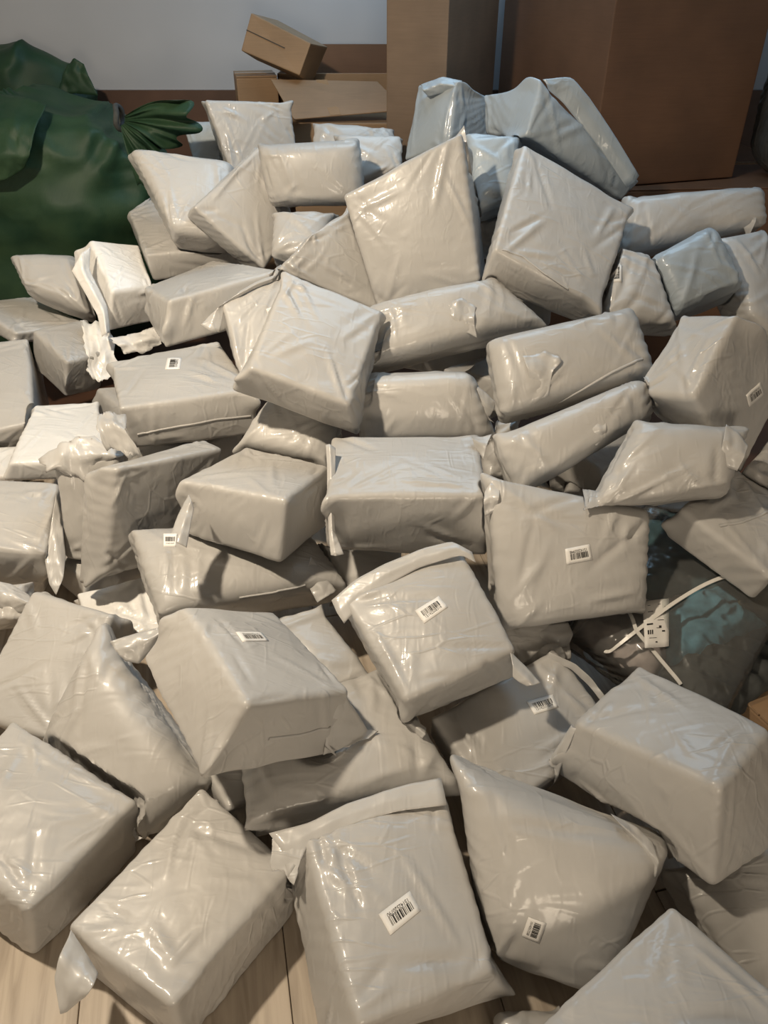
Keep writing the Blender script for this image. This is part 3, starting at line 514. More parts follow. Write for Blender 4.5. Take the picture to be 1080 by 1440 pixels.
FLAPS=[
[3,"seal_flap",[[[-0.221,0.8527,0.2524],[-0.1473,0.8718,0.2556],[-0.0727,0.9091,0.2649],[0.0002,0.933,0.2698],[0.053,0.9488,0.2728],[0.115,0.9611,0.2742]],[[-0.194,0.8226,0.2463],[-0.1419,0.8529,0.2543],[-0.0855,0.8804,0.2611],[-0.0164,0.9049,0.2663],[0.0427,0.9206,0.269],[0.1197,0.933,0.2698]],[[-0.1785,0.7792,0.2278],[-0.1398,0.838,0.246],[-0.0957,0.8562,0.2502],[-0.0303,0.8814,0.2558],[0.031,0.8968,0.2583],[0.124,0.9093,0.2585]]],[0.0412,-0.3191,0.9468],0.002],
[3,"torn_corner",[[[-0.2146,0.8387,0.2737],[-0.1818,0.8467,0.2749],[-0.146,0.8549,0.2761]],[[-0.2145,0.8088,0.2678],[-0.1785,0.8049,0.2649],[-0.1488,0.815,0.267]],[[-0.208,0.7808,0.2549],[-0.1857,0.7802,0.2537],[-0.1658,0.7578,0.2454]]],[0.0412,-0.3191,0.9468],0.002],
[13,"seal_flap",[[[-0.1185,1.2975,0.4513],[-0.0646,1.3335,0.4814],[-0.0003,1.3597,0.5055],[0.097,1.3871,0.5334],[0.1554,1.3947,0.5439],[0.1995,1.3712,0.5314]],[[-0.1055,1.2694,0.4401],[-0.0599,1.3028,0.4676],[0.0009,1.3344,0.4952],[0.0881,1.3648,0.5243],[0.1641,1.3768,0.5395],[0.2018,1.358,0.5296]],[[-0.0889,1.2512,0.4238],[-0.056,1.2809,0.4476],[0.0028,1.3149,0.4768],[0.08,1.347,0.5062],[0.1735,1.3648,0.527],[0.2063,1.3491,0.5189]]],[-0.0724,-0.5737,0.8159],0.002],
[13,"corner_tail",[[[0.2639,1.1483,0.4484],[0.2969,1.119,0.4307],[0.3236,1.0904,0.413]],[[0.2671,1.1147,0.4374],[0.289,1.0958,0.426],[0.3081,1.0807,0.4171]],[[0.2663,1.1004,0.4199],[0.2801,1.0903,0.414],[0.294,1.0837,0.4106]]],[-0.0724,-0.5737,0.8159],0.003],
[53,"seal_flap",[[[0.5207,2.8844,1.3167],[0.6177,2.8941,1.324],[0.6894,2.8862,1.2583],[0.7737,2.8731,1.1634],[0.8861,2.8537,1.0273]],[[0.5319,2.8749,1.3062],[0.6072,2.8785,1.2934],[0.6767,2.8703,1.227],[0.7549,2.8588,1.1419],[0.8691,2.8402,1.0093]],[[0.5425,2.8778,1.2867],[0.5885,2.8751,1.2556],[0.6553,2.8673,1.1926],[0.735,2.8576,1.1152],[0.8455,2.8404,0.9906]]],[0.082,-0.9748,0.2072],0.003],
[2,"film_tail",[[[-0.5557,0.6896,0.2214],[-0.5244,0.6602,0.2074],[-0.4932,0.6285,0.1928]],[[-0.5567,0.6449,0.2293],[-0.5272,0.6214,0.2174],[-0.4905,0.6048,0.2064]],[[-0.5617,0.6122,0.2097],[-0.5353,0.5951,0.2002],[-0.5002,0.5934,0.194]],[[-0.5487,0.5761,0.165],[-0.5394,0.5795,0.1645],[-0.5274,0.5908,0.166]]],[0.1548,-0.2838,0.9463],0.006],
[9,"twisted_neck",[[[-0.45,1.2838,0.4387],[-0.4959,1.2545,0.4204],[-0.5565,1.238,0.4144],[-0.613,1.2194,0.4062]],[[-0.4516,1.2555,0.4351],[-0.5023,1.2297,0.4204],[-0.5554,1.2042,0.406],[-0.5976,1.1965,0.405]],[[-0.4606,1.2447,0.4079],[-0.5144,1.2214,0.3956],[-0.5445,1.1856,0.37],[-0.5755,1.1883,0.3761]]],[0.0961,-0.6312,0.7697],0.006],
[8,"corner_tail",[[[-0.0802,1.0566,0.4127],[-0.0502,1.0613,0.3382],[-0.0213,1.0635,0.2535]],[[-0.098,1.0379,0.397],[-0.0799,1.0365,0.3292],[-0.0723,1.0315,0.2765]],[[-0.1176,1.0235,0.3842],[-0.1193,1.0128,0.3319],[-0.126,1.002,0.2961]]],[0.5185,-0.8409,0.1553],0.002],
[17,"side_fin",[[[-0.1481,1.6573,0.6673],[-0.1429,1.6035,0.6301],[-0.1404,1.5268,0.5769],[-0.1351,1.4673,0.5356],[-0.1286,1.4193,0.5025]],[[-0.1377,1.6498,0.6745],[-0.1324,1.5899,0.633],[-0.1303,1.521,0.5852],[-0.1269,1.4615,0.5439],[-0.117,1.4092,0.5078]],[[-0.1232,1.6505,0.6632],[-0.1217,1.5954,0.6249],[-0.1216,1.5265,0.5771],[-0.1199,1.4671,0.5358],[-0.0969,1.4203,0.5038]]],[-0.0181,-0.5705,0.8211],0.004],
[17,"corner_tail",[[[0.2218,1.7498,0.6185],[0.2511,1.7459,0.6164],[0.281,1.7521,0.6214]],[[0.2283,1.7295,0.6191],[0.2499,1.7191,0.6124],[0.2644,1.7155,0.6102]],[[0.2334,1.7229,0.6],[0.2456,1.7094,0.5909],[0.2556,1.6928,0.5796]]],[-0.0181,-0.5705,0.8211],0.003],
[18,"side_flap",[[[-0.4636,1.5212,0.6325],[-0.4822,1.468,0.6082],[-0.4964,1.4009,0.5759]],[[-0.4528,1.4967,0.6316],[-0.4619,1.4437,0.6058],[-0.4707,1.3924,0.5808]],[[-0.4456,1.4847,0.6151],[-0.4491,1.4379,0.5915],[-0.4511,1.3925,0.5683]]],[0.1508,-0.4542,0.878],0.003],
[20,"torn_flap",[[[-0.9648,1.8734,0.481],[-0.9242,1.8999,0.5102],[-0.8861,1.9185,0.5254],[-0.8197,1.9247,0.5007],[-0.7486,1.928,0.4678]],[[-0.966,1.8206,0.4464],[-0.9084,1.8536,0.4788],[-0.8556,1.8706,0.4829],[-0.8027,1.884,0.4797],[-0.7497,1.8918,0.4655]],[[-0.9402,1.8557,0.4553],[-0.8972,1.8518,0.424],[-0.8591,1.8486,0.3966],[-0.84,1.8735,0.4346],[-0.8013,1.8894,0.4443]]],[0.245,-0.8629,0.442],0.008],
[35,"seal_flap",[[[-0.3228,2.4516,0.822],[-0.3899,2.4316,0.8079],[-0.4522,2.4046,0.7824],[-0.5009,2.3756,0.751],[-0.521,2.3199,0.6737]],[[-0.3282,2.4361,0.8185],[-0.402,2.4115,0.799],[-0.4731,2.3809,0.7703],[-0.5283,2.3512,0.7393],[-0.5482,2.3095,0.6825]],[[-0.3382,2.4351,0.805],[-0.412,2.4092,0.7837],[-0.4918,2.3751,0.7517],[-0.5447,2.3495,0.7262],[-0.5799,2.3237,0.6963]]],[0.1269,-0.8198,0.5585],0.004],
[5,"side_fin",[[[0.3928,1.0485,0.3335],[0.3663,1.0483,0.2422],[0.3421,1.0424,0.1423]],[[0.3929,1.0398,0.3365],[0.3688,1.0388,0.251],[0.3555,1.0265,0.1707]],[[0.4001,1.0351,0.3388],[0.3862,1.0279,0.2709],[0.3754,1.0163,0.2009]]],[-0.7517,-0.6219,0.2193],0.002],
[31,"side_fin",[[[-1.0847,2.9062,0.7919],[-1.0861,2.8474,0.7258],[-1.0217,2.7785,0.6075],[-1.0091,2.7169,0.5296]],[[-1.1076,2.8572,0.783],[-1.0957,2.8117,0.7239],[-1.0272,2.7466,0.6073],[-1.0149,2.6904,0.5358]],[[-1.1419,2.8199,0.7291],[-1.1204,2.8039,0.6976],[-1.0524,2.7424,0.5855],[-1.0359,2.6953,0.5217]]],[0.3783,-0.6955,0.6109],0.004],
[31,"torn_film",[[[-1.1277,2.782,0.5388],[-1.077,2.8137,0.5436],[-1.0348,2.7936,0.4946]],[[-1.1114,2.7153,0.502],[-1.0628,2.7421,0.5024],[-1.0154,2.7574,0.4904]],[[-1.117,2.6722,0.44],[-1.0693,2.667,0.4046],[-1.0125,2.7298,0.4409]],[[-1.0891,2.6375,0.3832],[-1.0465,2.6429,0.363],[-0.9769,2.6993,0.3841]]],[0.3783,-0.6955,0.6109],0.012],
[31,"torn_film",[[[-0.968,2.6145,0.5574],[-0.8967,2.6555,0.5599],[-0.8307,2.6964,0.5657]],[[-0.9338,2.5699,0.551],[-0.8666,2.6055,0.5499],[-0.791,2.6482,0.5517]],[[-0.9184,2.5584,0.512],[-0.8554,2.592,0.5113],[-0.7894,2.6395,0.5244]]],[0.3783,-0.6955,0.6109],0.012],
[33,"torn_end",[[[-0.7904,1.888,0.6477],[-0.7612,1.9054,0.6541],[-0.7219,1.8915,0.6351]],[[-0.7768,1.8177,0.6431],[-0.7389,1.838,0.6497],[-0.6976,1.8212,0.6281]],[[-0.7527,1.7964,0.5841],[-0.7121,1.7949,0.5739],[-0.6602,1.7935,0.5614]]],[0.1756,-0.5863,0.7908],0.01],
[38,"corner_tail",[[[0.2545,1.964,0.6616],[0.2867,1.9533,0.6406],[0.3172,1.9401,0.6142]],[[0.2709,1.9381,0.6302],[0.2913,1.9277,0.6089],[0.3075,1.9223,0.5983]],[[0.2885,1.9221,0.5721],[0.2964,1.9235,0.5759],[0.3003,1.9251,0.5796]]],[-0.034,-0.9102,0.4128],0.003],
[61,"corner_tail",[[[0.7752,1.5372,0.7671],[0.8012,1.5206,0.7544],[0.8199,1.4992,0.7317]],[[0.7629,1.5049,0.7428],[0.789,1.4884,0.7302],[0.8063,1.4756,0.7192]],[[0.7565,1.4869,0.6966],[0.7769,1.4753,0.6886],[0.7957,1.4678,0.6858]]],[-0.2343,-0.7956,0.5587],0.004],
[24,"rolled_end",[[[-1.0424,1.5654,0.2868],[-0.9984,1.5683,0.272],[-0.9521,1.5561,0.2425]],[[-1.0248,1.5171,0.292],[-0.9774,1.5192,0.2752],[-0.9269,1.5135,0.2499]],[[-1.0329,1.509,0.2453],[-0.9924,1.5095,0.2296],[-0.941,1.5095,0.2093]]],[0.2799,-0.6506,0.706],0.006],
[51,"corner_tail",[[[0.1314,3.2327,1.268],[0.2101,3.2072,1.2956],[0.2808,3.1765,1.285]],[[0.1364,3.1942,1.2521],[0.2024,3.1733,1.2773],[0.2531,3.1514,1.2705]],[[0.1596,3.2021,1.2306],[0.2156,3.1832,1.2466],[0.2562,3.1663,1.2439]]],[-0.3649,-0.909,0.2015],0.006],
[37,"film_knot",[[[0.1852,2.1661,0.8226],[0.2261,2.1735,0.8389],[0.2673,2.1558,0.8136]],[[0.1929,2.1348,0.7987],[0.2279,2.1248,0.7854],[0.2607,2.1253,0.7895]],[[0.206,2.1298,0.7683],[0.239,2.1177,0.7515],[0.2699,2.1099,0.7417]]],[-0.0512,-0.8553,0.5156],0.006],
[63,"film_knot",[[[0.357,1.8595,0.7931],[0.4125,1.8584,0.8053],[0.4608,1.8403,0.7897]],[[0.3697,1.826,0.7708],[0.4093,1.811,0.7578],[0.4341,1.8169,0.773]],[[0.3806,1.8087,0.7249],[0.397,1.7896,0.6998],[0.4237,1.7933,0.7122]]],[-0.1364,-0.8292,0.542],0.006],
[62,"film_knot",[[[0.4571,1.6954,0.6898],[0.5119,1.6929,0.6992],[0.5492,1.698,0.7163]],[[0.4834,1.6662,0.6725],[0.5279,1.6639,0.6798],[0.5499,1.6671,0.6901]],[[0.5107,1.6594,0.6495],[0.5279,1.6537,0.6446],[0.5447,1.6612,0.6606]]],[-0.129,-0.839,0.5286],0.006],
[4,"folded_end",[[[0.4214,0.835,0.3359],[0.4645,0.814,0.3281],[0.4916,0.7909,0.3156]],[[0.4297,0.8104,0.3441],[0.4641,0.7827,0.3295],[0.4949,0.7521,0.3119]],[[0.4437,0.8081,0.3195],[0.47,0.7775,0.3011],[0.49,0.7407,0.2767]]],[-0.1513,-0.6023,0.7838],0.006],
[48,"corner_tail",[[[0.1896,2.494,1.1959],[0.2179,2.5006,1.2254],[0.2359,2.5058,1.2473]],[[0.2144,2.471,1.1705],[0.2349,2.4737,1.1855],[0.2472,2.4749,1.193]],[[0.2378,2.4675,1.1266],[0.2547,2.4648,1.1232],[0.2656,2.4603,1.1122]]],[-0.0917,-0.9496,0.2996],0.003],
[1,"corner_tail",[[[-0.5468,0.9694,0.2008],[-0.5275,0.9702,0.1946],[-0.5098,0.9653,0.187]],[[-0.5347,0.9489,0.2011],[-0.5171,0.944,0.1936],[-0.5013,0.9334,0.1848]],[[-0.5293,0.9373,0.1844],[-0.5135,0.9267,0.1756],[-0.5021,0.9102,0.1664]]],[0.3029,-0.2975,0.9054],0.004],
[23,"side_fin",[[[-0.9498,1.8716,0.3853],[-0.9246,1.8096,0.3329],[-0.8992,1.7236,0.2652]],[[-0.9429,1.7936,0.3501],[-0.9146,1.7127,0.2841],[-0.8909,1.6571,0.2366]],[[-0.9472,1.692,0.2695],[-0.928,1.6425,0.2281],[-0.9069,1.622,0.2043]]],[0.3942,-0.494,0.775],0.004],
[57,"corner_tail",[[[1.1584,2.6449,1.0151],[1.1976,2.6288,1.0011],[1.2214,2.6091,0.9705]],[[1.163,2.6164,0.9843],[1.1943,2.6004,0.9659],[1.2133,2.5853,0.9429]],[[1.1738,2.6054,0.9357],[1.1882,2.5931,0.9163],[1.1992,2.5779,0.8886]]],[-0.2215,-0.8897,0.3993],0.004],
[21,"corner_tail",[[[-0.1912,1.5961,0.3497],[-0.1568,1.566,0.3211],[-0.1206,1.527,0.2861]],[[-0.1956,1.5638,0.3409],[-0.1686,1.5298,0.3113],[-0.1422,1.5054,0.2886]],[[-0.2039,1.5461,0.3183],[-0.1843,1.5144,0.2921],[-0.169,1.4948,0.2752]]],[0.1867,-0.5552,0.8105],0.003],
[16,"corner_tail",[[[0.234,1.4861,0.6198],[0.2471,1.4971,0.6362],[0.2698,1.4929,0.635]],[[0.229,1.4591,0.6074],[0.2453,1.4637,0.6162],[0.2647,1.462,0.6174]],[[0.2336,1.4495,0.573],[0.2466,1.4524,0.579],[0.2596,1.4553,0.585]]],[-0.1097,-0.7824,0.613],0.004],
[15,"seal_flap",[[[0.2833,1.3739,0.2908],[0.364,1.3756,0.3033],[0.4491,1.3744,0.314]],[[0.286,1.346,0.2867],[0.3643,1.3426,0.2947],[0.4557,1.3409,0.3059]],[[0.3027,1.3271,0.2607],[0.3701,1.3193,0.2637],[0.4449,1.3269,0.2801]]],[-0.1058,-0.6261,0.7726],0.003],
[14,"side_fin",[[[0.3841,1.2741,0.3128],[0.4398,1.2474,0.303],[0.4743,1.2139,0.2872],[0.4983,1.1788,0.2695]],[[0.3769,1.2659,0.3005],[0.4325,1.2393,0.2908],[0.467,1.206,0.2751],[0.491,1.1712,0.2575]]],[-0.0861,-0.4962,0.8639],0.003],
[11,"corner_tail",[[[0.031,1.1152,0.3192],[0.0583,1.094,0.3074],[0.0912,1.0733,0.2956]],[[0.0345,1.0871,0.3272],[0.0556,1.0688,0.3171],[0.0884,1.0483,0.3054]],[[0.043,1.0838,0.3072],[0.0609,1.0656,0.2972],[0.0817,1.0502,0.2886]]],[0.0321,-0.4549,0.89],0.004]]
BARCODES=[
[3,[[0.0647,0.7195,0.2135],[0.01,0.676,0.2145],[-0.0108,0.7093,0.2208],[0.0456,0.7515,0.2195]],[0.1118,-0.1185,0.9866],"15142520790"],
[13,[[0.0686,1.252,0.4531],[0.1211,1.2826,0.4696],[0.1401,1.2551,0.4608],[0.0878,1.222,0.4434]],[-0.0834,-0.3565,0.9306],"15142508316"],
[14,[[0.3176,1.1658,0.2596],[0.3792,1.1829,0.2637],[0.3881,1.1543,0.2539],[0.3316,1.1361,0.2493]],[0.0249,-0.3181,0.9477],"15142511874"],
[8,[[-0.2415,1.1448,0.4622],[-0.2881,1.1046,0.4923],[-0.3067,1.1322,0.4928],[-0.2597,1.1713,0.4628]],[0.3754,0.2363,0.8962],"15142506652"],
[16,[[0.4801,1.3962,0.4874],[0.4182,1.3867,0.4803],[0.4153,1.4088,0.509],[0.4739,1.4181,0.5163]],[0.0496,-0.79,0.6112],"15142503948"],
[4,[[0.293,0.7178,0.1944],[0.2796,0.695,0.1665],[0.2493,0.7028,0.1711],[0.2615,0.7257,0.1989]],[-0.092,-0.7476,0.6577],"15142517230"],
[33,[[-0.6835,2.2187,0.5765],[-0.6973,2.3109,0.5812],[-0.652,2.3128,0.5803],[-0.6373,2.2205,0.5756]],[0.0201,-0.0478,0.9987],"15142509415"],
[60,[[0.94,1.7314,0.7457],[0.8959,1.6998,0.7265],[0.8767,1.7002,0.7592],[0.9203,1.7315,0.7785]],[0.472,-0.8338,0.2862],"15142512087"],
[64,[[0.7286,2.3674,0.8612],[0.725,2.327,0.8238],[0.6879,2.3305,0.8292],[0.6934,2.3692,0.865]],[0.0422,-0.6803,0.7317],"15142504461"],
[35,[[-0.3762,2.3728,0.7215],[-0.3365,2.3882,0.7299],[-0.3216,2.3585,0.7034],[-0.359,2.3435,0.6951]],[0.0872,-0.6387,0.7645],"15142518803"]]
FLAP_BARCODES=[
[18,[[-0.5048,1.4095,0.5955],[-0.4742,1.4138,0.5924],[-0.4731,1.3837,0.5767],[-0.5004,1.38,0.5794]],[0.1508,-0.4542,0.878],"15142510529"]]
SEAMS=[
[33,[[-0.7345,2.0062,0.4795],[-0.6717,2.0295,0.4835],[-0.6021,2.0554,0.4863],[-0.5112,2.0892,0.4877],[-0.415,2.1251,0.4785]],[0.3488,-0.9372,-0.006]],
[21,[[-0.3558,1.439,0.3057],[-0.3052,1.4573,0.3013],[-0.2544,1.4843,0.2989],[-0.1991,1.5192,0.2977]],[0.1671,-0.2298,0.9588]],
[63,[[0.4525,1.7939,0.6987],[0.5161,1.8148,0.7209],[0.5917,1.8437,0.7515],[0.6769,1.8714,0.7809]],[-0.0109,-0.7128,0.7013]],
[56,[[0.3439,2.2698,0.9413],[0.4062,2.2704,0.9206],[0.4696,2.2475,0.8798],[0.545,2.2334,0.8423]],[0.2529,-0.6203,0.7425]],
[66,[[0.7843,1.4552,0.5362],[0.8379,1.4652,0.5372],[0.917,1.5004,0.5453]],[0.039,-0.3047,0.9517]],
[8,[[-0.2227,0.9503,0.4155],[-0.1676,0.987,0.3805],[-0.1121,1.0241,0.3566]],[0.5627,-0.8264,0.0216]]]
LABELS={
6:'large grey mailer cropped by the bottom right corner of the picture',
3:'grey mailer with folded top flap and upside-down barcode, on floor at bottom centre',
2:'pale grey mailer with a twisted film tail at its left corner, on bare floor',
1:'glossy grey mailer with streaky highlights cropped by lower left picture edge',
4:'puffy grey mailer with a small dim sideways barcode, right of the bottom centre one',
5:'big square-edged grey parcel in front of the clear clothes bag',
8:'boxy grey mailer with a barcode on top beside the twisted-neck bag',
9:'soft grey mailer bag with a twisted torn neck, left of a barcoded box',
10:'smooth pale mailer leaning at left edge behind the twisted-neck bag',
13:"grey mailer with long folded top flap and barcode in the heap's middle",
11:'glossy cream mailer half shaded under the barcoded box, above bottom centre parcel',
14:'flat grey mailer with barcode lying under the flap-topped barcoded mailer',
12:'small pale mailer corner wedged between the two barcoded boxes',
7:'grey mailer at right edge pinned beneath the big square-edged parcel',
16:'upright grey mailer with barcode leaning beside the dark clear clothes bag',
15:'small olive grey mailer end poking out under the upright barcoded mailer',
17:"neat tan-grey box-shaped mailer at the heap's centre with puckered left seam",
18:'boxy pale mailer with a barcoded side flap, left of the central tan-grey box',
21:'cream mailer with pointed right corner lying under the boxy flap-labelled mailer',
19:'tall upright tan mailer standing on edge, left of the flap-labelled box',
20:'narrow mailer with torn flap over its top, left of the tall upright one',
23:'pale box mailer cropped by left edge, beside the torn-flap mailer',
22:'flat white mailer low under the tall upright tan mailer',
24:'open rolled mailer end cropped at the left picture edge',
36:'large smooth tilted mailer resting above the centre, over the crumpled small one',
33:'broad grey mailer with tiny sideways barcode and ripped left end',
39:'small crumpled mailer squeezed under the large smooth tilted one',
38:'plump brick-shaped mailer directly above the central tan-grey box',
37:'fat puffed mailer with a torn film knot above the plump brick-shaped one',
61:'smooth wedge-shaped mailer below the blue-topped barcoded box at right',
62:'dull brown-grey mailer with film knot, lower of two stacked knotted ones',
63:'shiny mailer with film knot and pointed right corner, upper of two knotted ones',
60:'large box with pale blue top and barcode on its right side',
66:'pale mailer with a raised seam cropped by right edge over the clothes bag',
56:'large glossy tilted mailer with long highlight streaks, right of the tall smooth one',
48:"tall smooth upright mailer with pointed top at the heap's crest",
64:'shadowed pinkish mailer with half-hidden barcode behind the glossy streaked one',
58:'tightly wrapped mailer with pale blue wrinkled face at upper right',
59:'crinkled slanting mailer behind the tightly wrapped one at right edge',
57:'long low mailer in front of the dark brown carton at right',
65:'dark crumpled film end between central box and lower knotted mailer',
67:'sliver of a mailer cropped at right edge under the blue-topped box',
70:'shaded mailer deep in the gap under the central tan-grey box',
25:'flat white mailer at left, behind the torn-flap one',
26:'white mailer corner cropped at left edge beside the flat white mailer',
27:'pale mailer cropped at left edge in front of the small brown-shadowed box',
28:'small square box mailer at left below the puffed one near green sack',
31:'white square-topped box mailer with ripped lower film near green sack',
30:'puffed small mailer with pointed left tip in front of the green sack',
29:'flat grey box mailer at left edge in front of the green sack',
35:'grey mailer with folded flap ear and partial barcode, left of large tilted one',
34:'long dull mailer lying behind the broad one with tiny sideways barcode',
50:'folded-corner mailer wedged left of the tall smooth upright one',
49:'small dim mailer under the plump shiny-topped one',
43:'plump mailer with bright shiny top edge, left of the tall smooth upright one',
42:'diamond-tilted mailer between the rounded upper left one and shiny-topped one',
40:'rounded mailer at upper left of the heap beside green sack',
41:'mailer with bright left end underneath the rounded upper left one',
44:'darker grey mailer end right of the plump shiny-topped one',
54:'bluish soft mailer between the tall smooth one and the glossy streaked one',
55:'tiny yellowish film end in the gap below the bluish soft mailer',
53:'bluish mailer with long folded flap atop the heap before the dark carton',
51:"pale blue mailer with knotted top corner, highest at the heap's crest",
46:'flat-faced mailer standing before the cartons at the back of the heap',
47:'pale blue narrow mailer at the back, left of the flat-faced standing one',
45:'low grey film mailer behind the shiny-topped one, before open cartons',
71:'scrap of pale mailer at bottom edge right of the bottom centre one'}
ROUND={4: 0.03, 9: 0.03, 38: 0.03, 37: 0.03, 61: 0.022, 62: 0.03, 63: 0.03, 58: 0.03, 57: 0.03, 30: 0.03, 43: 0.035, 40: 0.035}
BURIED=[[[-0.4471,1.1482,0.1721],[-0.2146,1.3031,0.1721],[-0.0959,1.125,0.1501],[-0.3284,0.9701,0.1501],[-0.4539,1.1585,0.0524],[-0.2214,1.3134,0.0524],[-0.1028,1.1353,0.0304],[-0.3352,0.9803,0.0304]],[[-1.085,1.9061,0.155],[-0.8749,2.1651,0.155],[-0.6747,2.0027,0.1348],[-0.8848,1.7437,0.1348],[-1.0923,1.9121,0.035],[-0.8822,2.1711,0.035],[-0.682,2.0086,0.0148],[-0.8921,1.7497,0.0148]],[[0.5913,2.1018,0.1707],[0.7008,2.3715,0.1707],[0.9452,2.2722,0.1243],[0.8356,2.0025,0.1243],[0.5713,2.1099,0.0479],[0.6808,2.3796,0.0479],[0.9252,2.2803,0.0016],[0.8156,2.0106,0.0016]],[[0.9135,2.096,0.1545],[1.03,2.3699,0.1545],[1.227,2.2862,0.1801],[1.1105,2.0122,0.1801],[0.9293,2.0893,0.0112],[1.0458,2.3632,0.0112],[1.2427,2.2795,0.0367],[1.1262,2.0055,0.0367]],[[0.6354,2.3503,0.17],[0.6763,2.685,0.17],[0.9304,2.6539,0.1159],[0.8894,2.3192,0.1159],[0.6107,2.3534,0.0523],[0.6516,2.688,0.0523],[0.9057,2.6569,-0.0018],[0.8647,2.3223,-0.0018]],[[0.5734,2.3159,0.2927],[0.8377,2.5043,0.2927],[0.9724,2.3154,0.2854],[0.7081,2.127,0.2854],[0.5711,2.3192,0.1639],[0.8354,2.5076,0.1639],[0.97,2.3187,0.1565],[0.7057,2.1303,0.1565]],[[-0.843,2.3508,0.3356],[-1.0658,2.6024,0.3356],[-0.9134,2.7374,0.2949],[-0.6906,2.4858,0.2949],[-0.8631,2.3331,0.2017],[-1.0859,2.5846,0.2017],[-0.9335,2.7196,0.1609],[-0.7106,2.4681,0.1609]],[[-0.5633,2.0546,0.3932],[-0.8798,2.1482,0.3932],[-0.8037,2.4055,0.3784],[-0.4872,2.3119,0.3784],[-0.565,2.0488,0.283],[-0.8816,2.1424,0.283],[-0.8055,2.3996,0.2681],[-0.489,2.306,0.2681]],[[0.2128,2.5505,0.4437],[0.441,2.7107,0.4437],[0.5704,2.5264,0.4265],[0.3422,2.3662,0.4265],[0.2078,2.5576,0.3306],[0.4361,2.7178,0.3306],[0.5654,2.5334,0.3135],[0.3372,2.3732,0.3135]],[[0.392,2.6557,0.4622],[0.0806,2.7803,0.4622],[0.182,3.0337,0.4144],[0.4934,2.9091,0.4144],[0.3846,2.6372,0.3483],[0.0732,2.7617,0.3483],[0.1745,3.0152,0.3005],[0.486,2.8906,0.3005]],[[0.2552,2.249,0.5677],[0.4443,2.527,0.5677],[0.6337,2.3982,0.5778],[0.4446,2.1202,0.5778],[0.2594,2.2461,0.4527],[0.4485,2.5241,0.4527],[0.6379,2.3954,0.4628],[0.4488,2.1173,0.4628]],[[0.2295,2.7508,0.6725],[0.5112,2.8144,0.6725],[0.5677,2.5641,0.7167],[0.286,2.5005,0.7167],[0.2338,2.732,0.5606],[0.5155,2.7956,0.5606],[0.5719,2.5453,0.6047],[0.2902,2.4818,0.6047]]]
CLOTHES=[["folded_top",0.5,"cloth_purple",[[0.4842,1.3895,0.2695],[0.6914,1.6317,0.3018],[0.8605,1.5235,0.3083],[0.6189,1.2544,0.2376],[0.486,1.4021,0.2006],[0.6932,1.6443,0.233],[0.8623,1.536,0.2395],[0.6207,1.267,0.1688]]],["teal_trousers",0.5,"cloth_teal",[[0.6885,1.4252,0.3061],[0.866,1.5193,0.3387],[0.9283,1.3919,0.3036],[0.6927,1.2823,0.2487],[0.6896,1.4417,0.2484],[0.8671,1.5357,0.281],[0.9294,1.4084,0.2459],[0.6939,1.2988,0.191]]],["black_jeans",0.5,"cloth_black",[[0.6598,1.2869,0.2625],[0.9523,1.4361,0.2677],[1.0205,1.3167,0.2753],[0.7772,1.1534,0.2499],[0.6602,1.298,0.1732],[0.9527,1.4471,0.1784],[1.021,1.3277,0.186],[0.7777,1.1644,0.1606]]],["dark_shirt",0.5,"cloth_green",[[0.7214,1.7306,0.3698],[0.9366,1.7307,0.3697],[0.9813,1.479,0.3279],[0.6786,1.4862,0.3385],[0.7206,1.7432,0.2908],[0.9357,1.7433,0.2908],[0.9804,1.4916,0.2489],[0.6777,1.4988,0.2595]]],["khaki_shirt",0.5,"cloth_khaki",[[0.8556,1.6369,0.3694],[1.0119,1.6184,0.3106],[1.0235,1.4026,0.2994],[0.8996,1.4172,0.3525],[0.8468,1.6423,0.3103],[1.003,1.6238,0.2516],[1.0147,1.408,0.2403],[0.8907,1.4226,0.2934]]],["clear_film",0.45,"clear",[[0.4524,1.3891,0.3157],[0.7148,1.7272,0.4366],[1.0564,1.5001,0.4378],[0.7357,1.1294,0.2704],[0.4742,1.4342,0.1532],[0.7366,1.7723,0.2742],[1.0782,1.5451,0.2754],[0.7575,1.1744,0.1079]]]]
STRAPS=[[[0.4829,1.2786,0.2687],[0.5405,1.3053,0.2839],[0.6009,1.3342,0.3],[0.6876,1.3858,0.326],[0.7782,1.4307,0.3506],[0.8432,1.4513,0.365],[0.883,1.4425,0.3679],[0.9123,1.423,0.3665]],[[0.5935,1.4042,0.3184],[0.6009,1.3342,0.3],[0.6329,1.2776,0.2886],[0.6748,1.2051,0.2741]]]
PAPER=[[0.6297,1.406,0.3238],[0.693,1.4087,0.333],[0.6647,1.2887,0.296],[0.6086,1.2855,0.2876]]
BAG_N=[-0.1283,-0.2651,0.9556]
CARTON1=[[-0.5893,4.0568,1.46],[-0.3222,3.9495,1.3509],[-0.379,3.9395,1.2289],[-0.6449,4.0329,1.3182],[-0.4945,4.2246,1.4266],[-0.2586,4.1233,1.3259],[-0.3375,4.0939,1.1762],[-0.6011,4.189,1.2679]]

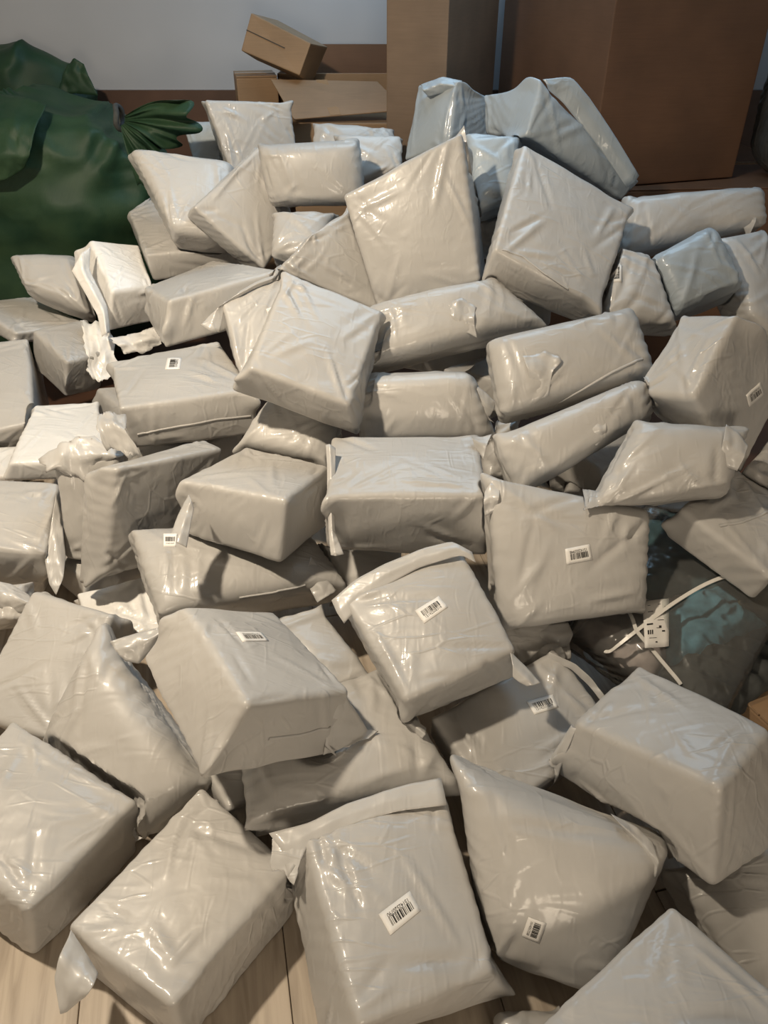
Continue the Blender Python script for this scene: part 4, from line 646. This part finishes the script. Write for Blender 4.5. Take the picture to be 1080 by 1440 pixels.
# ------------------------------------------------------------------ room
XL, XR, YB, YF, ZC = -2.7, 2.7, 4.6, -2.2, 2.9
def slab(name, x0, x1, y0, y1, z0, z1, mat):
    P = [(x0, y1, z1), (x1, y1, z1), (x1, y0, z1), (x0, y0, z1), (x0, y1, z0), (x1, y1, z0), (x1, y0, z0), (x0, y0, z0)]
    o = bevel_box(name, P, mat, bev=0); o['kind'] = 'structure'; return o
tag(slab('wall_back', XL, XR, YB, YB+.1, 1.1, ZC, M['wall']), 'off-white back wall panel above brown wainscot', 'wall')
tag(slab('trim_1', XL, XR, YB-.015, YB+.1, 0, 1.099, M['panel']), 'dark brown wainscot below the off-white wall panel', 'wainscot')
slab('wall_left', XL-.1, XL, YF, YB, 0, ZC, M['wall_white'])
slab('wall_right', XR, XR+.1, YF, YB, 0, ZC, M['wall_white'])
slab('wall_front', XL, XR, YF-.1, YF, 0, ZC, M['wall_white'])
slab('ceiling', XL, XR, YF, YB, ZC, ZC+.1, M['ceiling'])
floor = slab('floor', XL, XR, YF, YB, -.1, -.012, M['panel'])
tag(floor, 'light oak laminate floor under the heap', 'floor')
# planks run almost straight away from the camera
pa = math.radians(12.4)
pme = None
rs = random.Random(5)
for i in range(-7, 8):
    off = rs.uniform(-.6, .6)
    for j in range(-1, 3):
        u, v = i*.196-.062, j*1.22+off
        x = u*math.cos(pa)-v*math.sin(pa); y = u*math.sin(pa)+v*math.cos(pa)+.6
        if not (-1.6 < x < 1.6 and -.9 < y < 2.9): continue
        if pme is None:
            hx, hy = .0972, .608
            p = bevel_box('plank', [(-hx, hy, 0), (hx, hy, 0), (hx, -hy, 0), (-hx, -hy, 0), (-hx, hy, -.011), (hx, hy, -.011), (hx, -hy, -.011), (-hx, -hy, -.011)], M['wood'], bev=.0012, seg=1)
            pme = p.data; org = p.location.copy()
        else:
            p = bpy.data.objects.new('plank', pme); COL.objects.link(p)
        p.parent = floor
        p.location = Vector((x, y, -.011)) - floor.location
        p.rotation_euler = (0, 0, pa)

# ------------------------------------------------------------------ the heap of mailers
def parts_of(pid):
    return ([f for f in FLAPS if f[0] == pid], [b for b in BARCODES if b[0] == pid],
            [b for b in FLAP_BARCODES if b[0] == pid], [s for s in SEAMS if s[0] == pid])
bodies = {}
trees = []
def settle(V, Q, rounds=3, skip=None):
    """soft film yields where it lies against parcels already in place"""
    V = V.copy(); lo, hi = V.min(0)-.004, V.max(0)+.004
    for _ in range(rounds):
        for (tr, l, u) in trees:
            if tr is skip: continue
            if (l > hi).any() or (u < lo).any(): continue
            m = np.nonzero(((V > l-.003) & (V < u+.003)).all(1))[0]
            for i in m:
                p = Vector(V[i])
                q, nr, _i, dist = tr.find_nearest(p, .12)
                if q is None: continue
                if (p-q).dot(nr) < .006:
                    if dist < .09: V[i] = q+nr*.007
    V[:, 2] = np.maximum(V[:, 2], .0025)
    return V
# the clear bag of clothes and the buried mailers are settled with the rest (below)
for pid, mode, k, seed, C in PARCELS:
    V, Q = parcel_mesh(C, mode, k, seed, r=ROUND.get(pid, .013))
    V = settle(V, Q)
    tr = BVHTree.FromPolygons([Vector(v) for v in V], [list(map(int, q)) for q in Q])
    trees.append((tr, V.min(0), V.max(0)))
    bodies[pid] = (V, Q, tr)

# where two parcels still cross, the rear one yields a little more
order = [p[0] for p in PARCELS]
for _pass in range(3):
    for b_, pj in enumerate(order):
        Vj, Qj, tj = bodies[pj]; moved = False
        for pi in order[:b_]:
            Vi, Qi, ti = bodies[pi]
            if (Vi.min(0) > Vj.max(0)).any() or (Vi.max(0) < Vj.min(0)).any(): continue
            if not ti.overlap(tj): continue
            m = np.nonzero(((Vj > Vi.min(0)-.01) & (Vj < Vi.max(0)+.01)).all(1))[0]
            for i in m:
                p = Vector(Vj[i]); q, nr, _i, dist = ti.find_nearest(p, .12)
                if q is not None and (p-q).dot(nr) < .010+.004*_pass and dist < .09: Vj[i] = q+nr*(.0115+.004*_pass)
            moved = True
        if moved:
            Vj[:, 2] = np.maximum(Vj[:, 2], .0025)
            bodies[pj] = (Vj, Qj, BVHTree.FromPolygons([Vector(v) for v in Vj], [list(map(int, q)) for q in Qj]))
trees[:] = [(bodies[p][2], bodies[p][0].min(0), bodies[p][0].max(0)) for p in order]

def on_surface(tr, P, n, off):
    P = Vector(P); n = Vector(n)
    q, nr, i, d = tr.ray_cast(P+n*.15, -n, .4)
    if q is None:
        q, nr, i, d = tr.find_nearest(P)
    return q+n*off
_txt = {}
def text_mesh(s):
    cu = bpy.data.curves.new('digits', 'FONT'); cu.body = s; cu.align_x = 'CENTER'
    o = bpy.data.objects.new('digits', cu); COL.objects.link(o)
    dg = bpy.context.evaluated_depsgraph_get(); me = bpy.data.meshes.new_from_object(o.evaluated_get(dg))
    V = np.array([v.co[:] for v in me.vertices]); F = [list(p.vertices) for p in me.polygons]
    bpy.data.objects.remove(o); bpy.data.curves.remove(cu); bpy.data.meshes.remove(me)
    V[:, 0] -= (V[:, 0].min()+V[:, 0].max())/2; V[:, :2] /= (V[:, 0].max()-V[:, 0].min())
    return V, F
def label_parts(quad, n, digits, parent, tr=None, seed=1):
    """paper label that follows the film, with printed bars and digits as a sub-part"""
    q = [np.array(p) for p in quad]; n = np.array(n)
    def at(u, v, off):
        p = q[0]*(1-u)*(1-v)+q[1]*u*(1-v)+q[2]*u*v+q[3]*(1-u)*v
        if tr is None: return p+n*off
        return np.array(on_surface(tr, p, n, off))
    nu, nv = 9, 6
    G = [at(i/(nu-1), j/(nv-1), .0011) for j in range(nv) for i in range(nu)]
    B = [p-n*.0008 for p in G]
    V = np.array(G+B); F = []; n0 = nu*nv
    for j in range(nv-1):
        for i in range(nu-1):
            a, b, c, d = j*nu+i, j*nu+i+1, (j+1)*nu+i+1, (j+1)*nu+i
            F.append((d, c, b, a)); F.append((a+n0, b+n0, c+n0, d+n0))
    ring = [j for j in range(nu)] + [i*nu+nu-1 for i in range(1, nv)] + [(nv-1)*nu+j for j in range(nu-2, -1, -1)] + [i*nu for i in range(nv-2, 0, -1)]
    for a, b in zip(ring, ring[1:]+ring[:1]): F.append((a, b, b+n0, a+n0))
    lab = mesh_obj('label', V, F, M['paper'], parent); lab['label'] = 'white barcode sticker'
    rng = random.Random(seed); V = []; F = []
    x = .14
    while x < .84:
        w_ = rng.choice((.012, .018, .03, .045))
        for s in range(3):
            v0, v1 = .24+s*.36/3, .24+(s+1)*.36/3
            b = len(V)
            V += [at(x, v0, (.0017)), at(x+w_, v0, (.0017)), at(x+w_, v1, (.0017)), at(x, v1, (.0017))]
            F.append((b+3, b+2, b+1, b))
        x += w_+rng.choice((.012, .02, .03))
    tv, tf = text_mesh(digits)
    b = len(V)
    asp = np.linalg.norm(q[1]-q[0])/max(1e-6, np.linalg.norm(q[3]-q[0]))
    for t in tv: V.append(at(.5+t[0]*.66, .80-t[1]*.66*asp*1.25, (.0017)))
    F += [tuple(i+b for i in f) for f in tf]
    mesh_obj('barcode', np.array(V), F, M['ink'], lab, smooth=False)
    return lab
roots = {}
BODY = {25: 'white_film', 26: 'white_film', 31: 'white_film', 22: 'white_film', 47: 'blue_film', 51: 'blue_film', 53: 'blue_film', 54: 'blue_film', 58: 'blue_film'}
shifts = {}
GROUP = 'grey film mailers in the heap'
for pid, mode, k, seed, C in PARCELS:
    V, Q, tr = bodies[pid]
    fl, bc, fb, sm = parts_of(pid)
    base = (float(V[:, 0].mean()), float(V[:, 1].mean()), float(V[:, 2].min()))
    if not (fl or bc or fb or sm):
        root = mesh_obj('mailer_parcel', V, Q, M[BODY.get(pid, 'film')], None, origin=base)
    else:
        root = empty('mailer_parcel', base)
        mesh_obj('body', V, Q, M[BODY.get(pid, 'film')], root, origin=base)
    for i, (_, nm, rows, nrm, amp) in enumerate(fl):
        sh = [(Vector(on_surface(tr, p, nrm, .0))-Vector(p)).dot(Vector(nrm)) for p in rows[-1]]
        sh = sorted(sh)[len(sh)//2] if sh else 0
        sh = max(-.08, min(.08, sh))
        rows = [[[p[c]+nrm[c]*sh for c in range(3)] for p in r_] for r_ in rows]
        v, f = sheet(rows, nrm, amp, seed+i*13, ragged=1 if 'torn' in nm else .35 if 'knot' in nm else 0)
        v = settle(v, f, 2, skip=tr)
        shifts[pid] = [nrm[c]*sh for c in range(3)]
        mesh_obj(nm, v, f, M[BODY.get(pid, 'flap')], root)
    for _, quad, nrm, dg_ in bc: label_parts(quad, nrm, dg_, root, tr, seed)
    for _, quad, nrm, dg_ in fb:
        quad = [[p[c]+shifts[pid][c] for c in range(3)] for p in quad]
        label_parts(quad, nrm, dg_, root, None, seed)
    for _, pl, nrm in sm:
        pl = np.array(pl); s = np.linspace(0, 1, len(pl)); t = np.linspace(0, 1, 40)
        P = np.stack([np.interp(t, s, pl[:, c]) for c in range(3)], -1)
        ctr = [np.array(on_surface(tr, p, nrm, .0)) for p in P]
        nn = np.array(nrm); V2 = []; F2 = []
        for i, p in enumerate(ctr):
            d = ctr[min(i+1, 39)]-ctr[max(i-1, 0)]; d /= np.linalg.norm(d)+1e-9
            sd = np.cross(nn, d)
            for o_, up in ((-.0045, -.001), (-.002, .0022), (.002, .0022), (.0045, -.001)): V2.append(p+sd*o_+nn*up)
            if i:
                for c in range(3):
                    a = (i-1)*4+c; F2.append((a, a+1, a+5, a+4))
                a = (i-1)*4; F2.append((a+3, a, a+4, a+7))
        mesh_obj('seam', V2, F2, M['flap'], root)
    tag(root, LABELS[pid], 'parcel', GROUP)
    roots[pid] = root

# ------------------------------------------------------------------ buried mailers seen through the gaps
BURIED_LABELS = [
    'shadowed grey mailer in the dark gap above the twisted-tail mailer on the floor',
    'shadowed mailer wedged low under the torn-flap mailer at left',
    'dark mailer strip in the gap between wedge-shaped and upright barcoded mailers',
    'shadowed mailer edge just under the wedge-shaped mailer, above the clothes bag',
    'dark sliver of mailer under the lower knotted mailer, left end of the gap',
    'shadowed mailer filling the gap between lower knotted and wedge-shaped mailers',
    'small shadowed mailer bit beside the ripped left end of the broad mailer',
    'shadowed mailer under the front edge of the broad sideways-barcode mailer',
    'thin mailer edge showing just above the right end of the plump brick-shaped one',
    'shadowed mailer between the fat puffed one and the plump brick-shaped one',
    'dark mailer behind the right tip of the plump brick-shaped one',
    'dim mailer bit right of the fat puffed one, under the glossy streaked one',
]
for i, C in enumerate(BURIED):
    V, Q = parcel_mesh(C, 'b', 0, 200+i, step=.011, nmax=32, wrinkle=.8)
    V = settle(V, Q)
    trees.append((BVHTree.FromPolygons([Vector(v) for v in V], [list(map(int, q)) for q in Q]), V.min(0), V.max(0)))
    o = mesh_obj('mailer_parcel', V, Q, M['film'])
    tag(o, BURIED_LABELS[i], 'parcel', 'buried mailers glimpsed through gaps')

# ------------------------------------------------------------------ clear bag of folded clothes
bagV = []
bag = empty('clothes_bag', (.75, 1.5, .1))
for nm, k, mat, C in CLOTHES:
    is_film = nm == 'clear_film'
    V, Q = parcel_mesh(C, 'c', k, len(nm)*5, r=.03, wrinkle=1.6 if is_film else 1.4, bulge=.25, step=.010)
    if not is_film:
        # soft folds of cloth
        V = V + np.array([0, 0, 1])*(.010*np.sin((V[:, 0]*.8+V[:, 1]*1.3)*(75 if 'black' in nm else 45)+3*vnoise(V*8, 3)))[:, None]*(.9 if 'black' in nm else .6)
    V = settle(V, Q, 2)
    ob = mesh_obj(nm, V, Q, M[mat], bag)
    if is_film:
        film_tree = BVHTree.FromPolygons([Vector(v) for v in V], [list(map(int, q)) for q in Q])
    else:
        bagV.append(V)
tag(bag, 'clear plastic bag of dark folded clothes tied with white straps', 'clothes bag')
n_ = Vector(BAG_N)
for pts in STRAPS:
    pl = np.array(pts); s = np.linspace(0, 1, len(pl)); t = np.linspace(0, 1, 48)
    P = np.stack([np.interp(t, s, pl[:, c]) for c in range(3)], -1)
    for _ in range(3): P[1:-1] = (P[:-2]+2*P[1:-1]+P[2:])/4
    ctr = [np.array(on_surface(film_tree, p, n_, .003)) for p in P]
    for _ in range(4):
        for i in range(1, 47): ctr[i] = (ctr[i-1]+2*ctr[i]+ctr[i+1])/4
    nn = np.array(n_); V2 = []; F2 = []
    for i, p in enumerate(ctr):
        d = ctr[min(i+1, 47)]-ctr[max(i-1, 0)]; d /= np.linalg.norm(d)+1e-9
        sd = np.cross(nn, d)
        for o_, up in ((-.0045, .001), (-.0045, .0035), (.0045, .0035), (.0045, .001)): V2.append(p+sd*o_+nn*up)
        if i:
            a = (i-1)*4
            for c in range(4): F2.append((a+c, a+(c+1) % 4, a+4+(c+1) % 4, a+4+c))
    F2.append((0, 1, 2, 3)); e = 47*4; F2.append((e+3, e+2, e+1, e))
    mesh_obj('strap', V2, F2, M['white_strap'], bag, smooth=False)
# paper slip under the strap
q = [np.array(p) for p in PAPER]; nn = np.array(n_)
def paper_at(u, v, off):
    p = q[0]*(1-u)*(1-v)+q[1]*u*(1-v)+q[2]*u*v+q[3]*(1-u)*v
    return p
base_off = np.mean([(np.array(on_surface(film_tree, paper_at(u, v, 0), n_, 0))-paper_at(u, v, 0))@nn for u in (.2, .8) for v in (.2, .8)])+.004
def pp(u, v, off): return paper_at(u, v, 0)+nn*(base_off+off+.004*math.sin(u*3+v*2))
G = [pp(i/6, j/8, .0006) for j in range(9) for i in range(7)]; B = [p-nn*.0008 for p in G]; F = []
for j in range(8):
    for i in range(6):
        a, b, c, d = j*7+i, j*7+i+1, (j+1)*7+i+1, (j+1)*7+i
        F.append((d, c, b, a)); F.append((a+63, b+63, c+63, d+63))
ring = list(range(7))+[i*7+6 for i in range(1, 9)]+[56+j for j in range(5, -1, -1)]+[i*7 for i in range(7, 0, -1)]
for a, b in zip(ring, ring[1:]+ring[:1]): F.append((a, b, b+63, a+63))
slip = mesh_obj('paper_slip', G+B, F, M['paper'], bag); slip['label'] = 'printed white paper slip'
V = []; F = []
marks = [(.18, .10, .5, .012), (.55, .28, .16, .03), (.82, .16, .10, .03), (.18, .24, .2, .015), (.55, .44, .25, .012), (.12, .50, .24, .035),
         (.6, .56, .1, .05), (.14, .64, .06, .09), (.23, .64, .05, .09), (.31, .64, .05, .09), (.72, .66, .12, .03), (.5, .60, .2, .012), (.45, .88, .08, .025), (.2, .80, .3, .01)]
for u, v, du, dv in marks:
    b = len(V); V += [pp(u, v, .0012), pp(u+du, v, .0012), pp(u+du, v+dv, .0012), pp(u, v+dv, .0012)]; F.append((b+3, b+2, b+1, b))
mesh_obj('print', V, F, M['ink'], slip, smooth=False)

# ------------------------------------------------------------------ cartons behind the heap
def carton(label, C, mat, tape=True, flap_seams=True, tape_w=.05):
    C = [Vector(c) for c in C]
    c0 = sum(C, Vector())/8; z0 = min(c.z for c in C)
    root = empty('cardboard_carton', (c0.x, c0.y, z0))
    bevel_box('body', [tuple(c) for c in C], mat, root, bev=.005)
    up = (C[0]+C[1]+C[2]+C[3]-C[4]-C[5]-C[6]-C[7]).normalized()
    if flap_seams:
        # two top flaps meet along the middle and lie on the body
        m0, m1 = (C[0]+C[3])/2, (C[1]+C[2])/2
        g = (C[0]-C[3]).normalized()*.002
        for a, b, c, d in ((C[0], C[1], m1+g, m0+g), (m0-g, m1-g, C[2], C[3])):
            bevel_box('flap', [tuple(p+up*.007) for p in (a, b, c, d)]+[tuple(p+up*.001) for p in (a, b, c, d)], mat, root, bev=.001, seg=1)
    if tape:
        m0, m1 = (C[0]+C[3])/2, (C[1]+C[2])/2; s = (C[0]-C[3]).normalized()*tape_w/2
        bevel_box('tape', [tuple(p+up*.0095) for p in (m0+s, m1+s, m1-s, m0-s)]+[tuple(p+up*.0075) for p in (m0+s, m1+s, m1-s, m0-s)], M['tape'], root, bev=0)
    return tag(root, label, 'carton', 'cartons behind the heap')
tallB = carton('tall narrow carton standing left of the notch between the two tall cartons', box_corners(.266, 3.897, 0, .26, .71, 1.95, -22.6), M['card_mid'])
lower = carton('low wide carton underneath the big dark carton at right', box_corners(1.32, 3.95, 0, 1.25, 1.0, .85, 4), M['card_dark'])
ca, sa = math.cos(math.radians(18)), math.sin(math.radians(18))
cx, cy = .86+ca*.36-sa*.475, 3.42+sa*.36+ca*.475
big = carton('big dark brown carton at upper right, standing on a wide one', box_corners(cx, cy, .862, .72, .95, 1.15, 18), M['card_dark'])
# paler strip of tape down the corner faces
c1 = carton('long flat carton tipped up at an angle on top of the open cartons', CARTON1, M['card_light'], tape=False, flap_seams=False)
C = [Vector(c) for c in CARTON1]
fn_ = (C[1]-C[0]).cross(C[3]-C[0]).normalized()
if fn_.y > 0: fn_ = -fn_
m0, m1 = C[0]*.55+C[3]*.45, C[1]*.55+C[2]*.45
e = (C[3]-C[0]).normalized()*.002
bevel_box('lid_slit', [tuple(p+fn_*.0012) for p in (m0-e, m0*.35+m1*.65-e, m0*.35+m1*.65+e, m0+e)]+[tuple(p-fn_*.002) for p in (m0-e, m0*.35+m1*.65-e, m0*.35+m1*.65+e, m0+e)], M['ink'], c1, bev=0)
# carton with its lid flap propped up
front = empty('cardboard_carton', (-.17, 4.0, 0))
bevel_box('body', box_corners(-.165, 3.98, 0, .50, .34, 1.055, -2), M['card_light'], front, bev=.005)
fl_ = [(-.515, 3.99, 1.205), (-.03, 4.0, 1.195), (.095, 3.84, 1.10), (-.40, 3.80, 1.068)]
fl_n = Vector((0, -.5, .85))
bevel_box('lid_flap', [tuple(Vector(p)+fl_n*.006) for p in fl_]+fl_, M['card_light'], front, bev=.0015, seg=1)
bevel_box('tape', [tuple(Vector(p)+fl_n*.008) for p in ((-.31, 3.995, 1.2), (-.26, 3.996, 1.2), (-.19, 3.818, 1.082), (-.24, 3.816, 1.08))]+[tuple(Vector(p)+fl_n*.0065) for p in ((-.31, 3.995, 1.2), (-.26, 3.996, 1.2), (-.19, 3.818, 1.082), (-.24, 3.816, 1.08))], M['tape'], front, bev=0)
tag(front, 'carton with scuffed lid flap propped open, left of the tall narrow carton', 'carton', 'cartons behind the heap')
# open carton behind it: four walls and a floor
opn = empty('cardboard_carton', (-.15, 4.36, 0))
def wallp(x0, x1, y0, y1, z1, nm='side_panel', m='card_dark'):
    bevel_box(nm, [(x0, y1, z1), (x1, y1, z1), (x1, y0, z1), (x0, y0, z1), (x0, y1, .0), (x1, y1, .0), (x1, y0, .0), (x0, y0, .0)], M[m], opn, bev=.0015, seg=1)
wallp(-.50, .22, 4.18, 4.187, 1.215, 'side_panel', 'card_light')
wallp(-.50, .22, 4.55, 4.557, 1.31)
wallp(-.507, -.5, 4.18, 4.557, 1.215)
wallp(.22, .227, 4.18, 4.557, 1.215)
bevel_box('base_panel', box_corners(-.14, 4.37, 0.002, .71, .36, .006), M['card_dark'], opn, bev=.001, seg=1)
tag(opn, 'open carton with red-brown inside, under the tipped flat carton', 'carton', 'cartons behind the heap')
carton('small pale carton with peeling tape at the left end under the tipped flat one', box_corners(-.62, 4.22, 0, .19, .26, 1.205, 12), M['card_light'])
carton('small torn brown carton on the floor right of the clothes bag, cropped by frame', box_corners(.93, 1.2, 0, .17, .14, .215, 24), M['card_light'])
# wrapped bundle beside the big carton
V, Q = parcel_mesh(box_corners(1.84, 3.66, .915, .32, .30, .46, 5), 'c', .3, 77, r=.05, wrinkle=1.8, bulge=.2)
rb = empty('wrapped_bundle', (1.72, 3.62, .858))
mesh_obj('contents', V, Q, M['cloth_khaki'], rb)
V, Q = parcel_mesh(box_corners(1.84, 3.66, .902, .345, .325, .485, 5), 'c', .3, 78, r=.05, wrinkle=1.8, bulge=.2)
mesh_obj('clear_wrap', V, Q, M['clear'], rb)
tag(rb, 'dim plastic-wrapped khaki bundle right of the big dark carton', 'bundle')

# ------------------------------------------------------------------ green woven sacks
def sack(name, c, s, seed, knot=None, nu=120, nv=80):
    u = np.linspace(-np.pi, np.pi, nu, endpoint=False); v = np.linspace(-np.pi/2, np.pi/2, nv)
    Uu, Vv = np.meshgrid(u, v)
    sp = lambda x, e: np.sign(x)*np.abs(x)**e
    X = sp(np.cos(Vv), .55)*sp(np.cos(Uu), .75); Y = sp(np.cos(Vv), .55)*sp(np.sin(Uu), .75); Z = sp(np.sin(Vv), .8)
    P = np.stack([X.ravel(), Y.ravel(), Z.ravel()], -1)
    dirn = P/np.maximum(np.linalg.norm(P*[1, 1, .5], axis=1, keepdims=True), .2)
    z = P[:, 2]
    wob = vnoise(P*1.6+seed, seed)*.14
    # the slack upper half slumps over the packed lower half
    over = 1/(1+np.exp(-(z-.18-wob)*16))
    rad = .90+.13*over*np.clip(1.25-np.abs(z-.45), 0, 1)
    P[:, 0] *= rad; P[:, 1] *= rad
    W = P*np.array(s)+np.array(c)
    d = dirn.copy(); d[:, 2] *= .5
    W += d*(.030*vnoise(W*3.2+seed, seed+1)+.014*vnoise(W*8, seed+2))[:, None]
    ridg = (1-np.abs(vnoise(W*np.array([3.5, 3.5, 7])+seed, seed+4)))**3
    W += d*(.040*ridg*over)[:, None]
    r2 = (1-np.abs(vnoise(W*np.array([6, 6, 11])+seed*2, seed+7)))**4
    W += d*(.022*r2*(.3+.7*over))[:, None]
    if knot is not None:
        K = np.array(knot); r = W-K; dist = np.linalg.norm(r, axis=1)
        ang = np.arctan2(r[:, 2], r[:, 0])
        W += d*(.030*np.sin(ang*11+vnoise(W*5, 9)*1.5)*np.exp(-dist/.24))[:, None]
        pull = np.exp(-(dist/.16)**2)
        W += (K-W)*(.5*pull)[:, None]
    W[:, 2] = np.maximum(W[:, 2], .003)
    F = []
    for j in range(nv-1):
        for i in range(nu):
            a, b = j*nu+i, j*nu+(i+1) % nu
            F.append((a, b, b+nu, a+nu))
    return W, F
K = (-1.06, 3.42, 1.13)
sk = empty('green_sack', (-1.62, 3.78, 0))
W, F = sack('body', (-1.68, 3.74, .575), (.66, .375, .58), 4, K)
mesh_obj('body', W, F, M['green'], sk)
# gathered mouth: ruffled skirt that spreads beyond the knot
def skirt():
    V = []; F = []; n, m = 60, 14
    A0, A1 = math.radians(18), math.radians(-80)
    for j in range(m):
        t = j/(m-1)
        for i in range(n):
            s = i/(n-1); a = A0+(A1-A0)*s
            R = .03+(.25+.05*math.sin(s*9)+.03*math.sin(s*31))*t
            ruf = .030*t**.7*(math.sin(s*24+math.sin(s*11)*2.5)+.5*math.sin(s*47+t*5))+.03*math.sin(t*4+s*7)*t
            V.append((K[0]+math.cos(a)*R, K[1]-.02-.05*t+ruf-.03*math.sin(t*3), K[2]+math.sin(a)*R*.85+.02*math.sin(t*3.1)))
    N0 = len(V)
    V += [(x, y+.003, z) for x, y, z in V]
    for j in range(m-1):
        for i in range(n-1):
            a = j*n+i; F.append((a, a+1, a+n+1, a+n)); F.append((a+N0+n, a+N0+n+1, a+N0+1, a+N0))
    ring = list(range(n))+[i*n+n-1 for i in range(1, m)]+[(m-1)*n+j for j in range(n-2, -1, -1)]+[i*n for i in range(m-2, 0, -1)]
    for a, b in zip(ring, ring[1:]+ring[:1]): F.append((b, a, a+N0, b+N0))
    return V, F
V, F = skirt(); mesh_obj('gathered_mouth', V, F, M['green'], sk)
# tie round the neck
V = []; F = []
for i in range(28):
    a = 2*math.pi*i/28
    for j in range(10):
        b = 2*math.pi*j/10
        rr = .042+.011*math.cos(b)
        V.append((K[0]+.011*math.sin(b)+.004*math.sin(3*a), K[1]+rr*math.cos(a), K[2]+rr*math.sin(a)))
for i in range(28):
    for j in range(10):
        F.append((i*10+j, i*10+(j+1) % 10, ((i+1) % 28)*10+(j+1) % 10, ((i+1) % 28)*10+j))
mesh_obj('tie', V, F, M['cloth_black'], sk)
# loose fold of the sack top that hangs over the front at the left
rows = [[(-1.78, 3.62, 1.19), (-1.62, 3.58, 1.20), (-1.46, 3.53, 1.19), (-1.36, 3.48, 1.17)],
        [(-1.78, 3.40, 1.14), (-1.62, 3.36, 1.14), (-1.46, 3.33, 1.13), (-1.37, 3.33, 1.10)],
        [(-1.78, 3.29, 1.02), (-1.62, 3.26, 1.02), (-1.47, 3.25, 1.02), (-1.39, 3.27, 1.02)],
        [(-1.78, 3.29, .92), (-1.62, 3.27, .91), (-1.50, 3.27, .93), (-1.43, 3.29, .97)]]
V, F = sheet(rows, (0, -.9, .4), .006, 6, nu=40, nv=26, th=.003)
mesh_obj('loose_fold', V, F, M['green'], sk)
tag(sk, 'big dark green woven sack with knotted gathered mouth, left of the heap', 'sack', 'green sacks')
sk2 = empty('green_sack', (-1.75, 4.33, 0))
W, F = sack('body', (-1.95, 4.39, .63), (.48, .15, .65), 9, None)
mesh_obj('body', W, F, M['green'], sk2)
V, F = sheet([[(-1.52, 4.23, 1.24), (-1.47, 4.22, 1.275), (-1.43, 4.22, 1.25)], [(-1.54, 4.21, 1.20), (-1.48, 4.20, 1.22), (-1.41, 4.20, 1.20)], [(-1.58, 4.20, 1.12), (-1.48, 4.19, 1.13), (-1.38, 4.19, 1.12)]], (0, -.9, .4), .006, 8, nu=24, nv=14, th=.003)
mesh_obj('loose_fold', V, F, M['green'], sk2)
tag(sk2, 'second green sack top showing behind the big knotted one', 'sack', 'green sacks')
